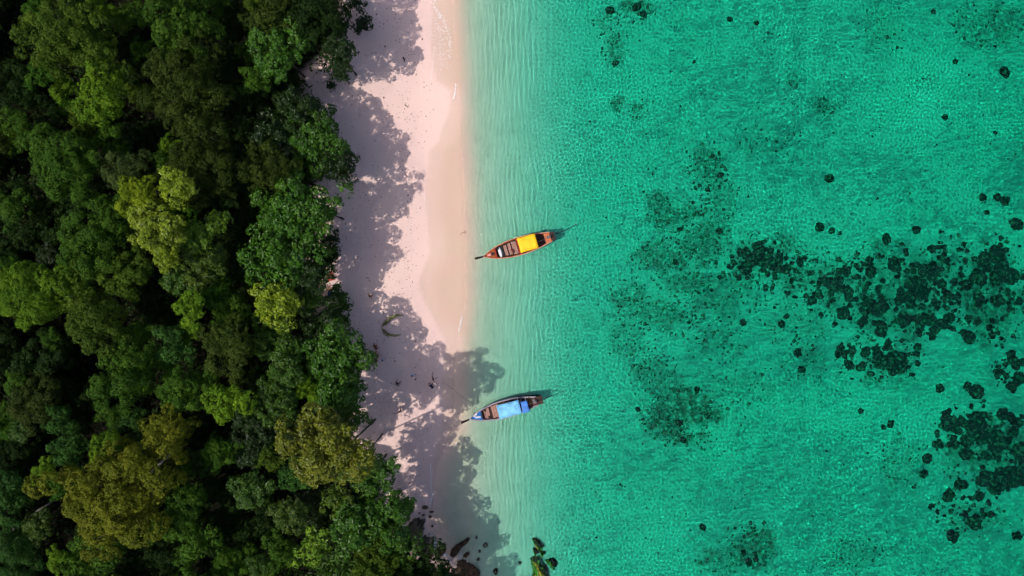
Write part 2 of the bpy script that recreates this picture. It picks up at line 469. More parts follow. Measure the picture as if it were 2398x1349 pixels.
def make_crown(seed, R, nl=16, lr=0.34, flat=0.7, tr=0.40, nleaf=20, leaf=0.26, loose=0.0, material=None, aspect=0.55, lob=0.22):
    rng = np.random.default_rng(seed)
    ph = rng.uniform(0, 6.28, 4)
    outline = lambda az: 1 + lob * np.sin(2 * az + ph[0]) * 0.5 + lob * np.sin(3 * az + ph[1]) * 0.6 + lob * np.sin(5 * az + ph[2]) * 0.5
    # lobes over the upper part of the dome, plus a few inside
    i = np.arange(nl) + 0.5
    cosp = 1 - i / nl * 1.15
    az = i * 2.399963 + rng.normal(0, 0.35, nl)
    sinp = np.sqrt(np.clip(1 - cosp ** 2, 0, 1))
    rad = R * (1 - lr * 0.85) * rng.uniform(0.60, 1.10, nl)
    k = outline(az)
    C = np.stack([sinp * np.cos(az) * k, sinp * np.sin(az) * k, cosp * flat], -1) * rad[:, None]
    C[:, 2] += rng.normal(0, 0.10 * R, nl)
    LR = R * lr * rng.uniform(0.65, 1.25, nl)
    P = []; Nn = []; T = []
    for j in range(nl):
        nt_ = int(3.1 * (LR[j] / tr) ** 2 * (1 - loose * 0.5)) + 4
        d = unit(rng.normal(size=(nt_, 3)) + np.array([0, 0, 0.55]) + 0.5 * unit(C[j] + np.array([0, 0, 0.3 * R])))
        tc = C[j] + d * LR[j] * rng.uniform(0.8, 1.12, (nt_, 1)) * np.array([1, 1, 0.85])
        dist = np.linalg.norm(tc[:, None] - C[None], axis=-1) / LR[None]
        dist[:, j] = 9
        keep = dist.min(1) > 0.82
        tc = tc[keep]; d = d[keep]
        ltint = rng.normal(0.5, 0.10)
        for q in range(len(tc)):
            n = max(4, int(nleaf * rng.uniform(0.6, 1.3)))
            dd = unit(rng.normal(size=(n, 3)) + 0.9 * d[q])
            r_ = tr * rng.uniform(0.7, 1.2)
            P.append(tc[q] + dd * r_ * rng.uniform(0.66, 1.0, (n, 1)))
            Nn.append(unit(dd * 0.9 + d[q] * 0.35 + np.array([0, 0, 0.22]) + rng.normal(0, 0.30, (n, 3))))
            T.append(np.clip(ltint + rng.normal(0, 0.08) + rng.normal(0, 0.13, n), 0, 1))
    P = np.concatenate(P); Nn = np.concatenate(Nn); T = np.concatenate(T)
    ls = leaf * rng.uniform(0.65, 1.3, len(P))
    nf = int(len(P) * (0.30 - 0.3 * loose))               # foliage inside the crown
    di = unit(rng.normal(size=(nf, 3))); ri = rng.uniform(0.10, 0.62, (nf, 1)) * R
    Pi = di * ri * np.array([1, 1, flat * .8]) * outline(np.arctan2(di[:, 1], di[:, 0]))[:, None] + np.array([0, 0, -0.22 * R])
    P = np.concatenate([P, Pi]); Nn = np.concatenate([Nn, unit(np.array([0, 0, .8]) + rng.normal(0, .5, (nf, 3)))])
    T = np.concatenate([T, np.clip(rng.normal(.5, .12, nf), 0, 1)]); ls = np.concatenate([ls, leaf * rng.uniform(1.2, 1.9, nf)])
    mesh = leaves_mesh('crown', P, Nn, ls, T, rng, material or M_LEAF, aspect)
    # limbs reaching from the trunk top into the lobes
    b = MB(); z0 = -0.75 * R
    for j in range(0, nl, 4):
        e = C[j] * 0.95
        mid = np.array([e[0] * 0.45, e[1] * 0.45, z0 * 0.55 + e[2] * 0.35])
        b.tube([(0, 0, z0), tuple(mid), tuple(e)], [0.055 * R * .6, 0.03 * R * .6, 0.012 * R * .6], 5)
    limbs = b.mesh('branches', M_BARK, True)
    return mesh, limbs, R, z0


TYPES = {
    'fine': [make_crown(s, R, nl, lr, .72, .30, 20, .20, lob=.34) for s, R, nl, lr in ((1, 4.2, 44, .22), (2, 4.2, 50, .20), (3, 3.0, 30, .24), (4, 2.0, 16, .29), (5, 2.4, 20, .27), (6, 3.4, 36, .21))],
    'big': [make_crown(s, R, nl, .17, .62, .34, 20, .23, lob=.42) for s, R, nl in ((11, 6.0, 80), (12, 5.2, 66))],
    'gloss': [make_crown(s, R, nl, lr, .66, .40, 15, .32, .1, M_GLOSS, .62, .32) for s, R, nl, lr in ((21, 4.4, 40, .23), (22, 4.0, 34, .24), (23, 2.8, 20, .27))],
    'loose': [make_crown(s, R, nl, .22, .62, .40, 13, .30, .35, M_GLOSS, .6, .42) for s, R, nl in ((31, 4.2, 34), (32, 3.4, 26), (33, 2.4, 16), (34, 5.0, 42))],
}
_tb = MB(); _tb.tube([(0, 0, -0.06), (0.02, 0, .05), (0.01, .02, 0.4), (0, 0, 1.0)], [1.5, 1.05, .8, .6], 8)
TRUNK = _tb.mesh('trunk', M_BARK, True)
LEAFCOL = {'olive': (.047, .086, .005), 'bright': (.080, .158, .006), 'yellow': (.145, .205, .006), 'green': (.036, .088, .005),
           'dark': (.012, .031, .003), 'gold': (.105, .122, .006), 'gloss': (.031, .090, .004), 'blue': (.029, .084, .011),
           'brown': (.029, .050, .004), 'grey': (.034, .058, .011)}
COLWORD = {'olive': 'olive green', 'bright': 'bright green', 'yellow': 'bright yellow-green', 'green': 'mid green', 'dark': 'dark green',
           'gold': 'golden olive', 'gloss': 'glossy deep green', 'blue': 'bluish green', 'brown': 'brownish olive', 'grey': 'dull grey-green'}
# px, py, crown radius px, height m, colour, type
TREES = [
    (165, 90, 108, 16, 'olive', 'big'), (237, 237, 66, 15, 'bright', 'fine'), (425, 42, 98, 16, 'green', 'fine'), (445, 215, 112, 16, 'brown', 'big'),
    (33, 287, 38, 13, 'green', 'fine'), (160, 385, 90, 15, 'green', 'fine'), (30, 30, 60, 7.0, 'dark', 'fine'), (75, 325, 32, 12, 'green', 'fine'),
    (652, 118, 78, 13, 'gloss', 'gloss'), (640, 42, 62, 13, 'brown', 'fine'), (745, 52, 92, 12, 'dark', 'fine'), (535, 150, 55, 8.1, 'dark', 'fine'),
    (570, 260, 80, 8.9, 'dark', 'fine'), (665, 215, 60, 8.1, 'dark', 'fine'), (792, 118, 44, 11, 'dark', 'gloss'), (790, 160, 36, 8, 'dark', 'loose'), (700, 265, 62, 10, 'dark', 'gloss'),
    (745, 335, 82, 9.5, 'gloss', 'gloss'), (790, 385, 50, 9, 'dark', 'gloss'), (640, 395, 62, 12, 'brown', 'fine'), (690, 505, 94, 12.5, 'gloss', 'gloss'), (752, 492, 58, 12.5, 'gloss', 'loose'),
    (645, 612, 88, 13, 'gloss', 'loose'), (750, 600, 50, 9, 'dark', 'fine'), (510, 522, 30, 13, 'bright', 'gloss'), (305, 402, 58, 14, 'grey', 'fine'),
    (475, 395, 98, 14, 'brown', 'big'), (415, 437, 46, 16.5, 'yellow', 'gloss'), (325, 462, 55, 16, 'yellow', 'fine'), (372, 532, 66, 17, 'yellow', 'gloss'),
    (393, 600, 36, 16, 'yellow', 'gloss'), (458, 555, 46, 14, 'bright', 'gloss'), (245, 530, 78, 15, 'green', 'fine'), (157, 480, 52, 9.6, 'dark', 'fine'),
    (25, 485, 46, 13, 'green', 'fine'), (125, 535, 52, 8.9, 'dark', 'fine'), (210, 610, 70, 15, 'green', 'fine'), (85, 690, 92, 16, 'bright', 'fine'),
    (185, 660, 58, 15, 'olive', 'fine'), (290, 645, 66, 14, 'olive', 'fine'), (480, 615, 62, 13, 'olive', 'gloss'), (420, 655, 42, 12, 'green', 'gloss'),
    (565, 640, 52, 8.1, 'dark', 'fine'), (230, 748, 84, 15, 'olive', 'fine'), (448, 718, 42, 15, 'bright', 'fine'), (302, 872, 86, 15, 'green', 'fine'),
    (408, 812, 48, 13, 'blue', 'fine'), (535, 808, 72, 14, 'brown', 'fine'), (85, 940, 66, 13, 'brown', 'fine'), (530, 942, 54, 14, 'bright', 'fine'),
    (425, 925, 58, 14, 'green', 'fine'), (318, 988, 32, 13, 'blue', 'fine'), (395, 1010, 62, 15, 'gold', 'fine'), (18, 970, 38, 11, 'green', 'fine'),
    (145, 985, 36, 12, 'blue', 'fine'), (50, 815, 80, 7.4, 'dark', 'fine'), (160, 855, 80, 7.4, 'dark', 'fine'), (648, 712, 58, 13, 'yellow', 'gloss'),
    (645, 795, 60, 11, 'green', 'gloss'), (545, 730, 52, 11, 'green', 'fine'), (778, 842, 98, 10, 'gloss', 'gloss'), (795, 925, 74, 10.5, 'gloss', 'gloss'),
    (668, 872, 46, 12, 'green', 'gloss'), (648, 935, 58, 12, 'green', 'gloss'), (728, 1034, 86, 18, 'gold', 'gloss'), (792, 1066, 82, 20.5, 'gold', 'gloss'), (836, 1085, 50, 16, 'olive', 'gloss'), (800, 985, 44, 11, 'olive', 'loose'), (772, 1022, 60, 10, 'olive', 'gloss'),  # both glossy-leaved olive trees here are added for their shade on the sand
    (285, 1150, 150, 18, 'gold', 'big'), (15, 1155, 62, 13, 'blue', 'fine'), (38, 1285, 68, 13, 'blue', 'fine'), (432, 1165, 62, 14, 'green', 'fine'),
    (255, 1275, 62, 12, 'green', 'fine'), (190, 1330, 52, 11, 'green', 'fine'), (255, 1040, 40, 15, 'bright', 'fine'), (165, 1048, 46, 12, 'blue', 'fine'),
    (515, 1062, 44, 12, 'green', 'fine'), (455, 1262, 56, 12, 'green', 'fine'), (390, 1305, 62, 8.1, 'dark', 'fine'), (870, 1110, 64, 11, 'gloss', 'gloss'),
    (905, 1212, 74, 12, 'gloss', 'gloss'), (935, 1285, 52, 10, 'green', 'gloss'), (735, 650, 46, 11, 'dark', 'gloss'), (830, 1235, 64, 13, 'gloss', 'gloss'), (790, 1165, 44, 12, 'olive', 'loose'), (700, 1108, 48, 12, 'blue', 'fine'),  # the dark tree here is added to shade the red blanket
    (592, 1145, 50, 12, 'green', 'gloss'), (680, 1205, 46, 13, 'olive', 'gloss'), (620, 1205, 48, 8.1, 'dark', 'fine'), (880, 1305, 66, 12, 'olive', 'fine'),
    (738, 1278, 48, 13, 'bright', 'loose'), (785, 1335, 62, 12, 'green', 'loose'), (665, 1300, 58, 12, 'green', 'fine'), (545, 1325, 50, 11, 'green', 'fine'),
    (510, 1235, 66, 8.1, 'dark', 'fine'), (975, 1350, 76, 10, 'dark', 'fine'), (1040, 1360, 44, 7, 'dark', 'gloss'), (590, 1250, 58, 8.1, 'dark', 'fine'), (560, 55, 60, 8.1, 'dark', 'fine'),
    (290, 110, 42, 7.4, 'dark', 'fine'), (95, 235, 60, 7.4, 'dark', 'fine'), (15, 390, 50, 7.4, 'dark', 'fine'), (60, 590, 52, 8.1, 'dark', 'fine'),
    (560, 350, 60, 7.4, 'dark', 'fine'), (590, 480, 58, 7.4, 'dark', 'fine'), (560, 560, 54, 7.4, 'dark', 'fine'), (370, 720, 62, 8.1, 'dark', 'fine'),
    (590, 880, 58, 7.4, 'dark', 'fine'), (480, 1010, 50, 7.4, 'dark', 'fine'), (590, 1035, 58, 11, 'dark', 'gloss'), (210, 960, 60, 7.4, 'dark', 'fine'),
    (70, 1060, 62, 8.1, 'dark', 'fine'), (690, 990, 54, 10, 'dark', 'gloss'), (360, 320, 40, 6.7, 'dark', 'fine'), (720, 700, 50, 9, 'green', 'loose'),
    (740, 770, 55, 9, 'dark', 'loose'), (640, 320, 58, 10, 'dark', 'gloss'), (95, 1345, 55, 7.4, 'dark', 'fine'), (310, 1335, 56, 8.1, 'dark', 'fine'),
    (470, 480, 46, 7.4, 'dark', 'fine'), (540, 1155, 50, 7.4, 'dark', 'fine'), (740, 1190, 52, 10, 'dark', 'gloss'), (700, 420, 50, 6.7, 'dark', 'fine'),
    # tall crowns just below the frame whose shade reaches the water
    (905, 1440, 85, 14, 'green', 'fine'), (880, 1395, 70, 12, 'green', 'fine'), (965, 1410, 66, 12, 'green', 'gloss'), (985, 1525, 85, 13, 'olive', 'fine'),
]
_rs = random.Random(5)
placed = [(t[0], t[1], t[2]) for t in TREES]
for k in range(4000):           # the wood goes on beyond the left, upper and lower edge
    px, py = _rs.uniform(-190, 860), _rs.uniform(-170, 1560)
    if -20 < px and -10 < py < 1360: continue
    if py < 0 and px > 770: continue
    r = _rs.uniform(50, 85)
    if all(math.hypot(px - a, py - b) > 0.78 * (r + c) for a, b, c in placed):
        placed.append((px, py, r)); TREES.append((px, py, r, _rs.uniform(11, 15), _rs.choice(['olive', 'green', 'dark', 'brown', 'green']), 'fine'))


fxs = lambda py: float(np.interp(py, [p[1] for p in FOREST], [p[0] for p in FOREST]))
_rs2 = random.Random(17); small_n = 0
for k in range(9000):           # smaller crowns crowding in between the broad ones
    px, py = _rs2.uniform(0, 900), _rs2.uniform(0, 1345); r = _rs2.uniform(24, 40)
    if px > fxs(py) - 45 or (px < 70 and py < 270) or small_n >= 64: continue
    if all(math.hypot(px - a, py - b) > 0.68 * c + 0.45 * r for a, b, c in placed):
        placed.append((px, py, r)); small_n += 1
        TREES.append((px, py, r, _rs2.uniform(8.5, 12.5), _rs2.choice(['green', 'dark', 'olive', 'green', 'dark', 'bright', 'gloss']), _rs2.choice(['fine', 'fine', 'gloss'])))


def ordinal(k): return 'leftmost' if k == 0 else ['second', 'third', 'fourth', 'fifth', 'sixth', 'seventh', 'eighth', 'ninth', 'tenth', 'eleventh', 'twelfth', 'thirteenth', 'fourteenth', 'fifteenth'][min(k, 14) - 1] + ' from left'


def region(px, py):
    v = 'top' if py < 190 else 'upper' if py < 450 else 'middle' if py < 720 else 'lower middle' if py < 1000 else 'bottom'
    h = 'left edge' if px < 110 else 'left part' if px < 330 else 'centre' if px < 560 else 'right part' if px < 730 else 'beach edge'
    return f'{v} {h} of the forest'


labels = {}
for k, (px, py, r, h, col, ty) in enumerate(TREES):
    if px < -15 or py < -20 or py > 1372:
        side = 'left' if px < -15 else 'upper' if py < 0 else 'lower'
        labels.setdefault(f'{COLWORD[col]} forest tree reaching past the {side} edge of the view', []).append(k)
    else:
        size = 'very broad' if r > 95 else 'broad' if r > 70 else 'medium-sized' if r > 48 else 'small'
        labels.setdefault(f'{size} {COLWORD[col]} tree, {region(px, py)}', []).append(k)
LAB = {}
for lb, ks in labels.items():
    down = 'the left edge' in lb                              # along the left edge count from the top
    ks.sort(key=lambda k: TREES[k][1 if down else 0])
    for n, k in enumerate(ks):
        LAB[k] = lb if len(ks) == 1 else f'{lb}, {ordinal(n)}'.replace('leftmost' if down else '#', 'topmost').replace('from left' if down else '#', 'from top')

rt = random.Random(3)
for k, (px, py, r, h, col, ty) in enumerate(TREES):
    rw0 = r * MPP * (H - h) / H
    opts = sorted(TYPES[ty], key=lambda t: abs(t[2] - rw0))[:3 if ty in ('fine',) else 2]
    opts = [o for o in opts if 0.6 < rw0 / o[2] < 1.6] or opts[:1]
    cm, lm, R, z0 = rt.choice(opts)
    sc_ = rw0 / R
    zc = h - 0.62 * rw0
    x, y = W(px, py, zc)
    zb = hz(x, y)
    zc = max(zc, zb + 0.9 * rw0)
    lx, ly = rt.uniform(-.5, .5), rt.uniform(-.5, .5)
    t = empty('forest_tree', (x, y, zb - 0.1))
    tag(t, LAB[k], 'tree', 'forest trees')
    top = zc + z0 * sc_ - zb + 0.1
    obj('trunk', TRUNK, t, (0, 0, 0), (0, 0, rt.uniform(0, 6.28)), (0.028 * rw0 + 0.04, 0.028 * rw0 + 0.04, top))
    a = rt.uniform(0, 6.28)
    obj('branches', lm, t, (0, 0, zc - zb + 0.1), (0, 0, a), (sc_,) * 3)
    c = obj('crown', cm, t, (0, 0, zc - zb + 0.1), (0, 0, a), (sc_, sc_, sc_ * rt.uniform(.9, 1.15)))
    v = rt.uniform(0.85, 1.15)
    c.color = (*[q * v for q in LEAFCOL[col]], 1)

# undergrowth between the trunks
rng = np.random.default_rng(77)
n = 7000
ux = rng.uniform(-64, -8, n); uy = rng.uniform(-46, 46, n)
keep = ux < line_x(FOREST, uy) + rng.normal(-0.6, 0.7, n)
ux, uy = ux[keep], uy[keep]; uz = height(ux, uy)
P = []; Nn = []; T = []
for x, y, z in zip(ux, uy, uz):
    hgt = rng.uniform(0.3, 2.2); m_ = 9
    dd = unit(rng.normal(size=(m_, 3)) + np.array([0, 0, .5]))
    P.append(np.array([x, y, z + hgt * .6]) + dd * np.array([.6, .6, hgt * .4])); Nn.append(unit(dd * .5 + np.array([0, 0, .6]) + rng.normal(0, .4, (m_, 3))))
    T.append(np.clip(rng.normal(.45, .1) + rng.normal(0, .1, m_), 0, 1))
P = np.concatenate(P); Nn = np.concatenate(Nn); T = np.concatenate(T)
ug = obj('undergrowth', leaves_mesh('undergrowth', P, Nn, rng.uniform(.3, .6, len(P)), T, rng, M_LEAF))
ug.color = (.014, .032, .004, 1)
tag(ug, 'dark leafy undergrowth covering the ground between the forest trees', 'undergrowth', kind='stuff')

# ------------------------------------------------------------------ rocks, reef
from mathutils import noise as mnoise


def ico(sub):
    import bmesh
    bm = bmesh.new(); bmesh.ops.create_icosphere(bm, subdivisions=sub, radius=1.0)
    bm.verts.ensure_lookup_table()
    v = np.array([q.co[:] for q in bm.verts]); f = np.array([[q.index for q in fc.verts] for fc in bm.faces]); bm.free()
    return v, f


ICO1, ICO2, ICO3 = ico(1), ico(2), ico(3)


def lump(name, seed, material, amp=0.3, freq=1.6, flat=0.6, base=ICO3, rid=0.0):
    v, f = base
    out = []
    o = Vector((seed * 7.31, seed * 3.7, seed * 1.9))
    for p in v:
        q = Vector(p)
        d = 1 + amp * mnoise.fractal(q * freq + o, 0.9, 2.1, 4) + rid * abs(mnoise.noise(q * 4.5 + o))
        w = q * d; w.z *= flat
        if w.z < -0.35: w.z = -0.35
        out.append(w[:])
    return np_mesh(name, out, f, True, [material])


def coral_material():
    m = mat('coral', (0.018, 0.024, 0.014), 0.95, 0, 3, 0.8)
    nt = m.node_tree; N = nt.nodes; Lk = nt.links; b = N['Principled BSDF']
    oi = N.new('ShaderNodeObjectInfo'); tc = N.new('ShaderNodeTexCoord')
    n = N.new('ShaderNodeTexNoise'); n.noise_dimensions = '4D'; n.inputs['Scale'].default_value = 2.4; n.inputs['Detail'].default_value = 6
    Lk.new(tc.outputs['Object'], n.inputs['Vector'])
    w = N.new('ShaderNodeMath'); w.operation = 'MULTIPLY'; w.inputs[1].default_value = 30; Lk.new(oi.outputs['Random'], w.inputs[0]); Lk.new(w.outputs[0], n.inputs['W'])
    r = N.new('ShaderNodeMapRange'); r.inputs['From Min'].default_value = .50; r.inputs['From Max'].default_value = .70; Lk.new(n.outputs['Fac'], r.inputs['Value'])
    mx = N.new('ShaderNodeMix'); mx.data_type = 'RGBA'; Lk.new(r.outputs[0], mx.inputs['Factor'])
    mx.inputs[6].default_value = (0.010, 0.013, 0.009, 1); mx.inputs[7].default_value = (0.15, 0.15, 0.075, 1)
    Lk.new(mx.outputs[2], b.inputs['Base Color'])
    return m


M_CORAL = coral_material()
CORALS = [lump('coral_head', s, M_CORAL, .30, 1.7, .55, ICO3, .14) for s in range(8)]
# dense patches of heads: px, py, rx, ry, number, smallest and largest radius px, phrase
REEF = [(1765, 605, 65, 42, 22, 5, 13, 'dense reef patch nearest the boats'), (1790, 625, 45, 28, 10, 6, 14, 'dense reef patch nearest the boats'),
        (1900, 655, 105, 60, 30, 4, 13, 'thin middle of the long reef'),
        (2075, 665, 110, 62, 28, 6, 15, 'broad middle of the long reef'), (2205, 640, 70, 70, 18, 6, 17, 'broad middle of the long reef'),
        (2110, 735, 125, 48, 28, 6, 16, 'lower flank of the long reef'), (2190, 750, 60, 40, 10, 7, 18, 'lower flank of the long reef'),
        (2335, 670, 55, 100, 24, 7, 20, 'reef cluster by the right edge'), (2290, 770, 40, 30, 6, 8, 19, 'reef cluster by the right edge'),
        (2365, 870, 34, 45, 10, 8, 16, 'reef cluster by the right edge'),
        (2055, 838, 90, 40, 28, 5, 15, 'small reef patch under the long reef'),
        (2330, 1020, 70, 60, 20, 8, 24, 'black reef in the lower right corner'), (2350, 1105, 55, 45, 16, 8, 24, 'black reef in the lower right corner'),
        (2255, 985, 45, 30, 10, 8, 18, 'black reef in the lower right corner'), (2215, 1020, 30, 30, 7, 6, 13, 'black reef in the lower right corner'),
        (2255, 1180, 60, 50, 9, 5, 14, 'loose heads below the black corner reef')]
SINGLES = [(2350, 168, 11), (2357, 178, 6), (2236, 145, 6), (2212, 275, 7), (2330, 312, 5), (2185, 27, 6), (1940, 418, 11), (2300, 462, 9), (2334, 463, 8),
           (2352, 470, 12), (2380, 525, 13), (2345, 597, 8), (2310, 497, 6), (2350, 628, 16), (1917, 533, 11), (1946, 541, 8), (1966, 547, 5), (2075, 560, 11), (2146, 538, 9),
           (2111, 572, 5), (2200, 910, 10), (2265, 905, 10), (2285, 918, 15), (2170, 1073, 11), (2163, 1108, 9), (2085, 993, 9), (2068, 1000, 6), (2015, 962, 6),
           (1740, 755, 7), (1842, 741, 7), (1830, 759, 8), (1868, 825, 9), (1877, 866, 8), (1632, 912, 7), (1493, 958, 6), (1656, 974, 7),
           (1686, 650, 6), (1730, 650, 8), (1580, 614, 6), (1591, 538, 6), (1684, 541, 8), (1656, 444, 6), (1686, 411, 8), (1668, 366, 5), (1622, 475, 4),
           (2230, 1255, 15), (2280, 1222, 17), (2382, 1255, 11), (2320, 1205, 8), (1708, 47, 6), (1770, 56, 5), (1441, 150, 7), (1427, 27, 10), (1625, 146, 4),
           (1490, 18, 9), (1506, 35, 8), (1752, 1316, 9), (1770, 1310, 7), (1740, 1295, 7), (1645, 1235, 8), (1590, 990, 8), (1600, 1030, 7)]
rc = random.Random(11)
heads = []
for (px, py, rx, ry, n, r0, r1, ph) in REEF:
    for k in range(n):
        a = rc.uniform(0, 6.283); d = math.sqrt(rc.random()) * rc.choice((1, 1, 1.25))
        heads.append((px + rx * d * math.cos(a), py + ry * d * math.sin(a), r0 + (r1 - r0) * rc.random() ** 1.7, ph))
heads = [h for h in heads if h[0] < 2440]


def near_thing(px, py):
    v = 'top' if py < 200 else 'upper' if py < 450 else 'middle' if py < 800 else 'lower' if py < 1100 else 'bottom'
    h = 'near sea' if px < 1560 else 'sea left of the reef' if px < 1720 else 'sea beside the reef' if px < 2250 else 'far right sea'
    return f'in the {v} {h}'


sl = {}
for k, (px, py, r) in enumerate(SINGLES):
    sl.setdefault(f'lone {"large" if r > 10 else "mid-sized" if r > 6 else "small"} dark coral head {near_thing(px, py)}', []).append(k)
for lb, ks in sl.items():
    ks.sort(key=lambda k: SINGLES[k][0])
    for n, k in enumerate(ks):
        heads.append((*SINGLES[k], None, lb if len(ks) == 1 else f'{lb}, {ordinal(n)}'))
for h in heads:
    px, py, r, ph = h[:4]
    x, y = W(px, py, -3.2 * 0.75)
    z = hz(x, y); rw = r * MPP * (1.0 if ph else 1.05)
    o = obj('coral_head', rc.choice(CORALS), None, (x, y, z + 0.05 * rw), (0, 0, rc.uniform(0, 6.28)), (rw * rc.uniform(.85, 1.2), rw * rc.uniform(.85, 1.15), min(rw, .7) * rc.uniform(.7, 1.2)))
    if ph:
        size = 'large' if r > 15 else 'mid-sized' if r > 9 else 'small'
        tag(o, f'{size} dark coral head in the {ph}', 'coral', f'{size} coral heads, {ph}')
    else:
        tag(o, h[4], 'coral', 'lone coral heads')
    o.cycles.is_caustics_receiver = True

# the smaller heads of the dense reef, far too many to pick apart
V, F = ICO1
vs = []; fs = []; cnt = 0
rng = np.random.default_rng(15)
for (px, py, rx, ry, n, r0, r1, ph) in REEF:
    for q in range(int(rx * ry * (0.034 if 'thin' not in ph and 'loose' not in ph else 0.018))):
        a = rng.uniform(0, 6.283); d = math.sqrt(rng.random()) * rng.choice((1.0, 1.15, 1.4))
        qx, qy = px + rx * d * math.cos(a), py + ry * d * math.sin(a)
        if vnoise(np.array([qx]), np.array([qy]), 42, 81)[0] + rng.normal(0, .12) < -.16: continue
        x, y = W(qx, qy, -2.4); r = (2 + 6.5 * rng.random() ** 2) * MPP; z = hz(x, y)
        vs.append(V * np.array([r * rng.uniform(.8, 1.3), r * rng.uniform(.8, 1.3), r * .6]) * (1 + .14 * rng.normal(size=(len(V), 1))) + np.array([x, y, z])); fs.append(F + cnt); cnt += len(V)
cg = obj('coral_growth', np_mesh('coral_growth', np.concatenate(vs), np.concatenate(fs), True, [M_CORAL]))
tag(cg, 'mass of small dark corals filling the reef between the larger heads', 'coral', kind='stuff')
cg.cycles.is_caustics_receiver = True

# rubble and weed tufts too small and many to count
V, F = ICO1
vs = []; fs = []; cnt = 0
rng = np.random.default_rng(5)
for (px, py, rx, ry, st) in PATCHES:
    n = int(rx * ry * 0.015 * st * math.pi) + 6
    a = rng.uniform(0, 6.283, n); d = np.sqrt(rng.random(n)) * 1.1
    for q in range(n):
        x, y = W(px + rx * d[q] * math.cos(a[q]) + rng.normal(0, 6), py + ry * d[q] * math.sin(a[q]) + rng.normal(0, 6), -2.4)
        r = rng.uniform(.05, .16) * (1.6 if rng.random() < .10 else 1); z = hz(x, y)
        vs.append(V * np.array([r * rng.uniform(.7, 1.4), r * rng.uniform(.7, 1.4), r * .5]) * rng.uniform(.75, 1.2, (len(V), 1)) + np.array([x, y, z])); fs.append(F + cnt); cnt += len(V)
for q in range(420):
    px, py = rng.uniform(1380, 2420), rng.uniform(-20, 1370)
    x, y = W(px, py, -2.4); r = rng.uniform(.06, .16); z = hz(x, y)
    vs.append(V * np.array([r, r * rng.uniform(.7, 1.4), r * .5]) * rng.uniform(.7, 1.2, (len(V), 1)) + np.array([x, y, z])); fs.append(F + cnt); cnt += len(V)
rub = obj('reef_rubble', np_mesh('reef_rubble', np.concatenate(vs), np.concatenate(fs), True, [mat('reef_rubble', (0.15, 0.15, 0.08), 0.95, 0, .6, col2=(0.04, 0.045, 0.022))]))
tag(rub, 'dark coral rubble and weed tufts scattered over the sea bed', 'rubble', kind='stuff')
rub.cycles.is_caustics_receiver = True

M_ROCK = mat('shore_rock', (0.105, 0.085, 0.065), 0.85, 0, 2.2, 0.9, col2=(0.035, 0.025, 0.016))
M_ROCKB = mat('brown_rock', (0.075, 0.042, 0.020), 0.8, 0, 2.4, 0.9, col2=(0.025, 0.014, 0.007))
M_ALGAE = mat('algae_rock', (0.26, 0.30, 0.02), 0.85, 0, 2.4, 0.9, col2=(0.028, 0.022, 0.010))


def poly_rock(pts, hgt, material, label, seed, zoff=0.0, rings=(1.0, .93, .8, .6, .38, .16), prof=(-.35, .45, .72, .88, .97, 1.0), step=2.6, ridge=0.55):
    """a rock whose plan follows an outline; real height, sides and a ridged top"""
    dense = []
    for i in range(len(pts)):
        a = pts[i]; b = pts[(i + 1) % len(pts)]; d = math.hypot(b[0] - a[0], b[1] - a[1]); m_ = max(1, int(d / step))
        for t in range(m_): dense.append((a[0] + (b[0] - a[0]) * t / m_, a[1] + (b[1] - a[1]) * t / m_))
    c = np.mean(np.array([W(*p) for p in dense]), 0)
    base = hz(*c) + zoff
    P = np.array([W(p[0], p[1], max(base + hgt * .5, 0)) for p in dense]) - c
    rs = np.random.default_rng(seed); n = len(P); V = []; F = []
    for k, (f, pr) in enumerate(zip(rings, prof)):
        for i, p in enumerate(P):
            jt = 1 + rs.normal(0, .055)
            x, y = p[0] * f * jt, p[1] * f * jt
            u = x * .8 + y * .6
            z = hgt * pr + ridge * hgt * (mnoise.noise(Vector((u * 2.2, (x * .6 - y * .8) * .7, seed))) if k else 0) + hgt * .12 * mnoise.noise(Vector((x * 3, y * 3, seed + 9)))
            V.append((x, y, z))
    V.append((0, 0, hgt * (1 + .1 * rs.normal())))
    for k in range(len(rings) - 1):
        for i in range(n):
            F.append((k * n + i, k * n + (i + 1) % n, (k + 1) * n + (i + 1) % n, (k + 1) * n + i))
    k = len(rings) - 1
    for i in range(n): F.append((k * n + i, k * n + (i + 1) % n, len(V) - 1))
    m = bpy.data.meshes.new('shore_rock'); m.from_pydata(V, [], F); m.update(); m.materials.append(material)
    o = obj('shore_rock', m, None, (c[0], c[1], base))
    o.cycles.is_caustics_receiver = True
    return tag(o, label, 'rock', 'rocks at the foot of the beach')


def Z5(pts): return [(900 + a / 5.995, 1124 + b / 5.995) for a, b in pts]


poly_rock(Z5([(400, 560), (450, 530), (500, 545), (510, 580), (545, 540), (580, 545), (575, 600), (545, 640), (560, 690), (550, 760), (520, 800), (440, 880), (380, 960), (340, 1040), (270, 1030), (200, 1000), (230, 900), (280, 780), (300, 690), (350, 620)]), .55, M_ROCK, 'largest grey-brown rock slab, beside the trees above the waterline', 1)
poly_rock(Z5([(500, 830), (570, 785), (600, 810), (640, 800), (630, 870), (600, 950), (570, 1040), (520, 1100), (450, 1060), (400, 1000), (440, 920), (480, 870)]), .5, M_ROCK, 'ridged grey-brown rock just below the largest slab', 2)
poly_rock(Z5([(690, 790), (700, 850), (690, 960), (700, 1020), (660, 1100), (600, 1080), (610, 980), (650, 900)]), .45, M_ROCKB, 'narrow upright brown rock blade at the waterline', 3)
poly_rock(Z5([(715, 970), (750, 960), (790, 950), (800, 980), (870, 970), (850, 1030), (800, 1080), (720, 1130), (690, 1130), (710, 1050)]), .45, M_ROCKB, 'jagged two-pointed brown rock in the foam', 4)
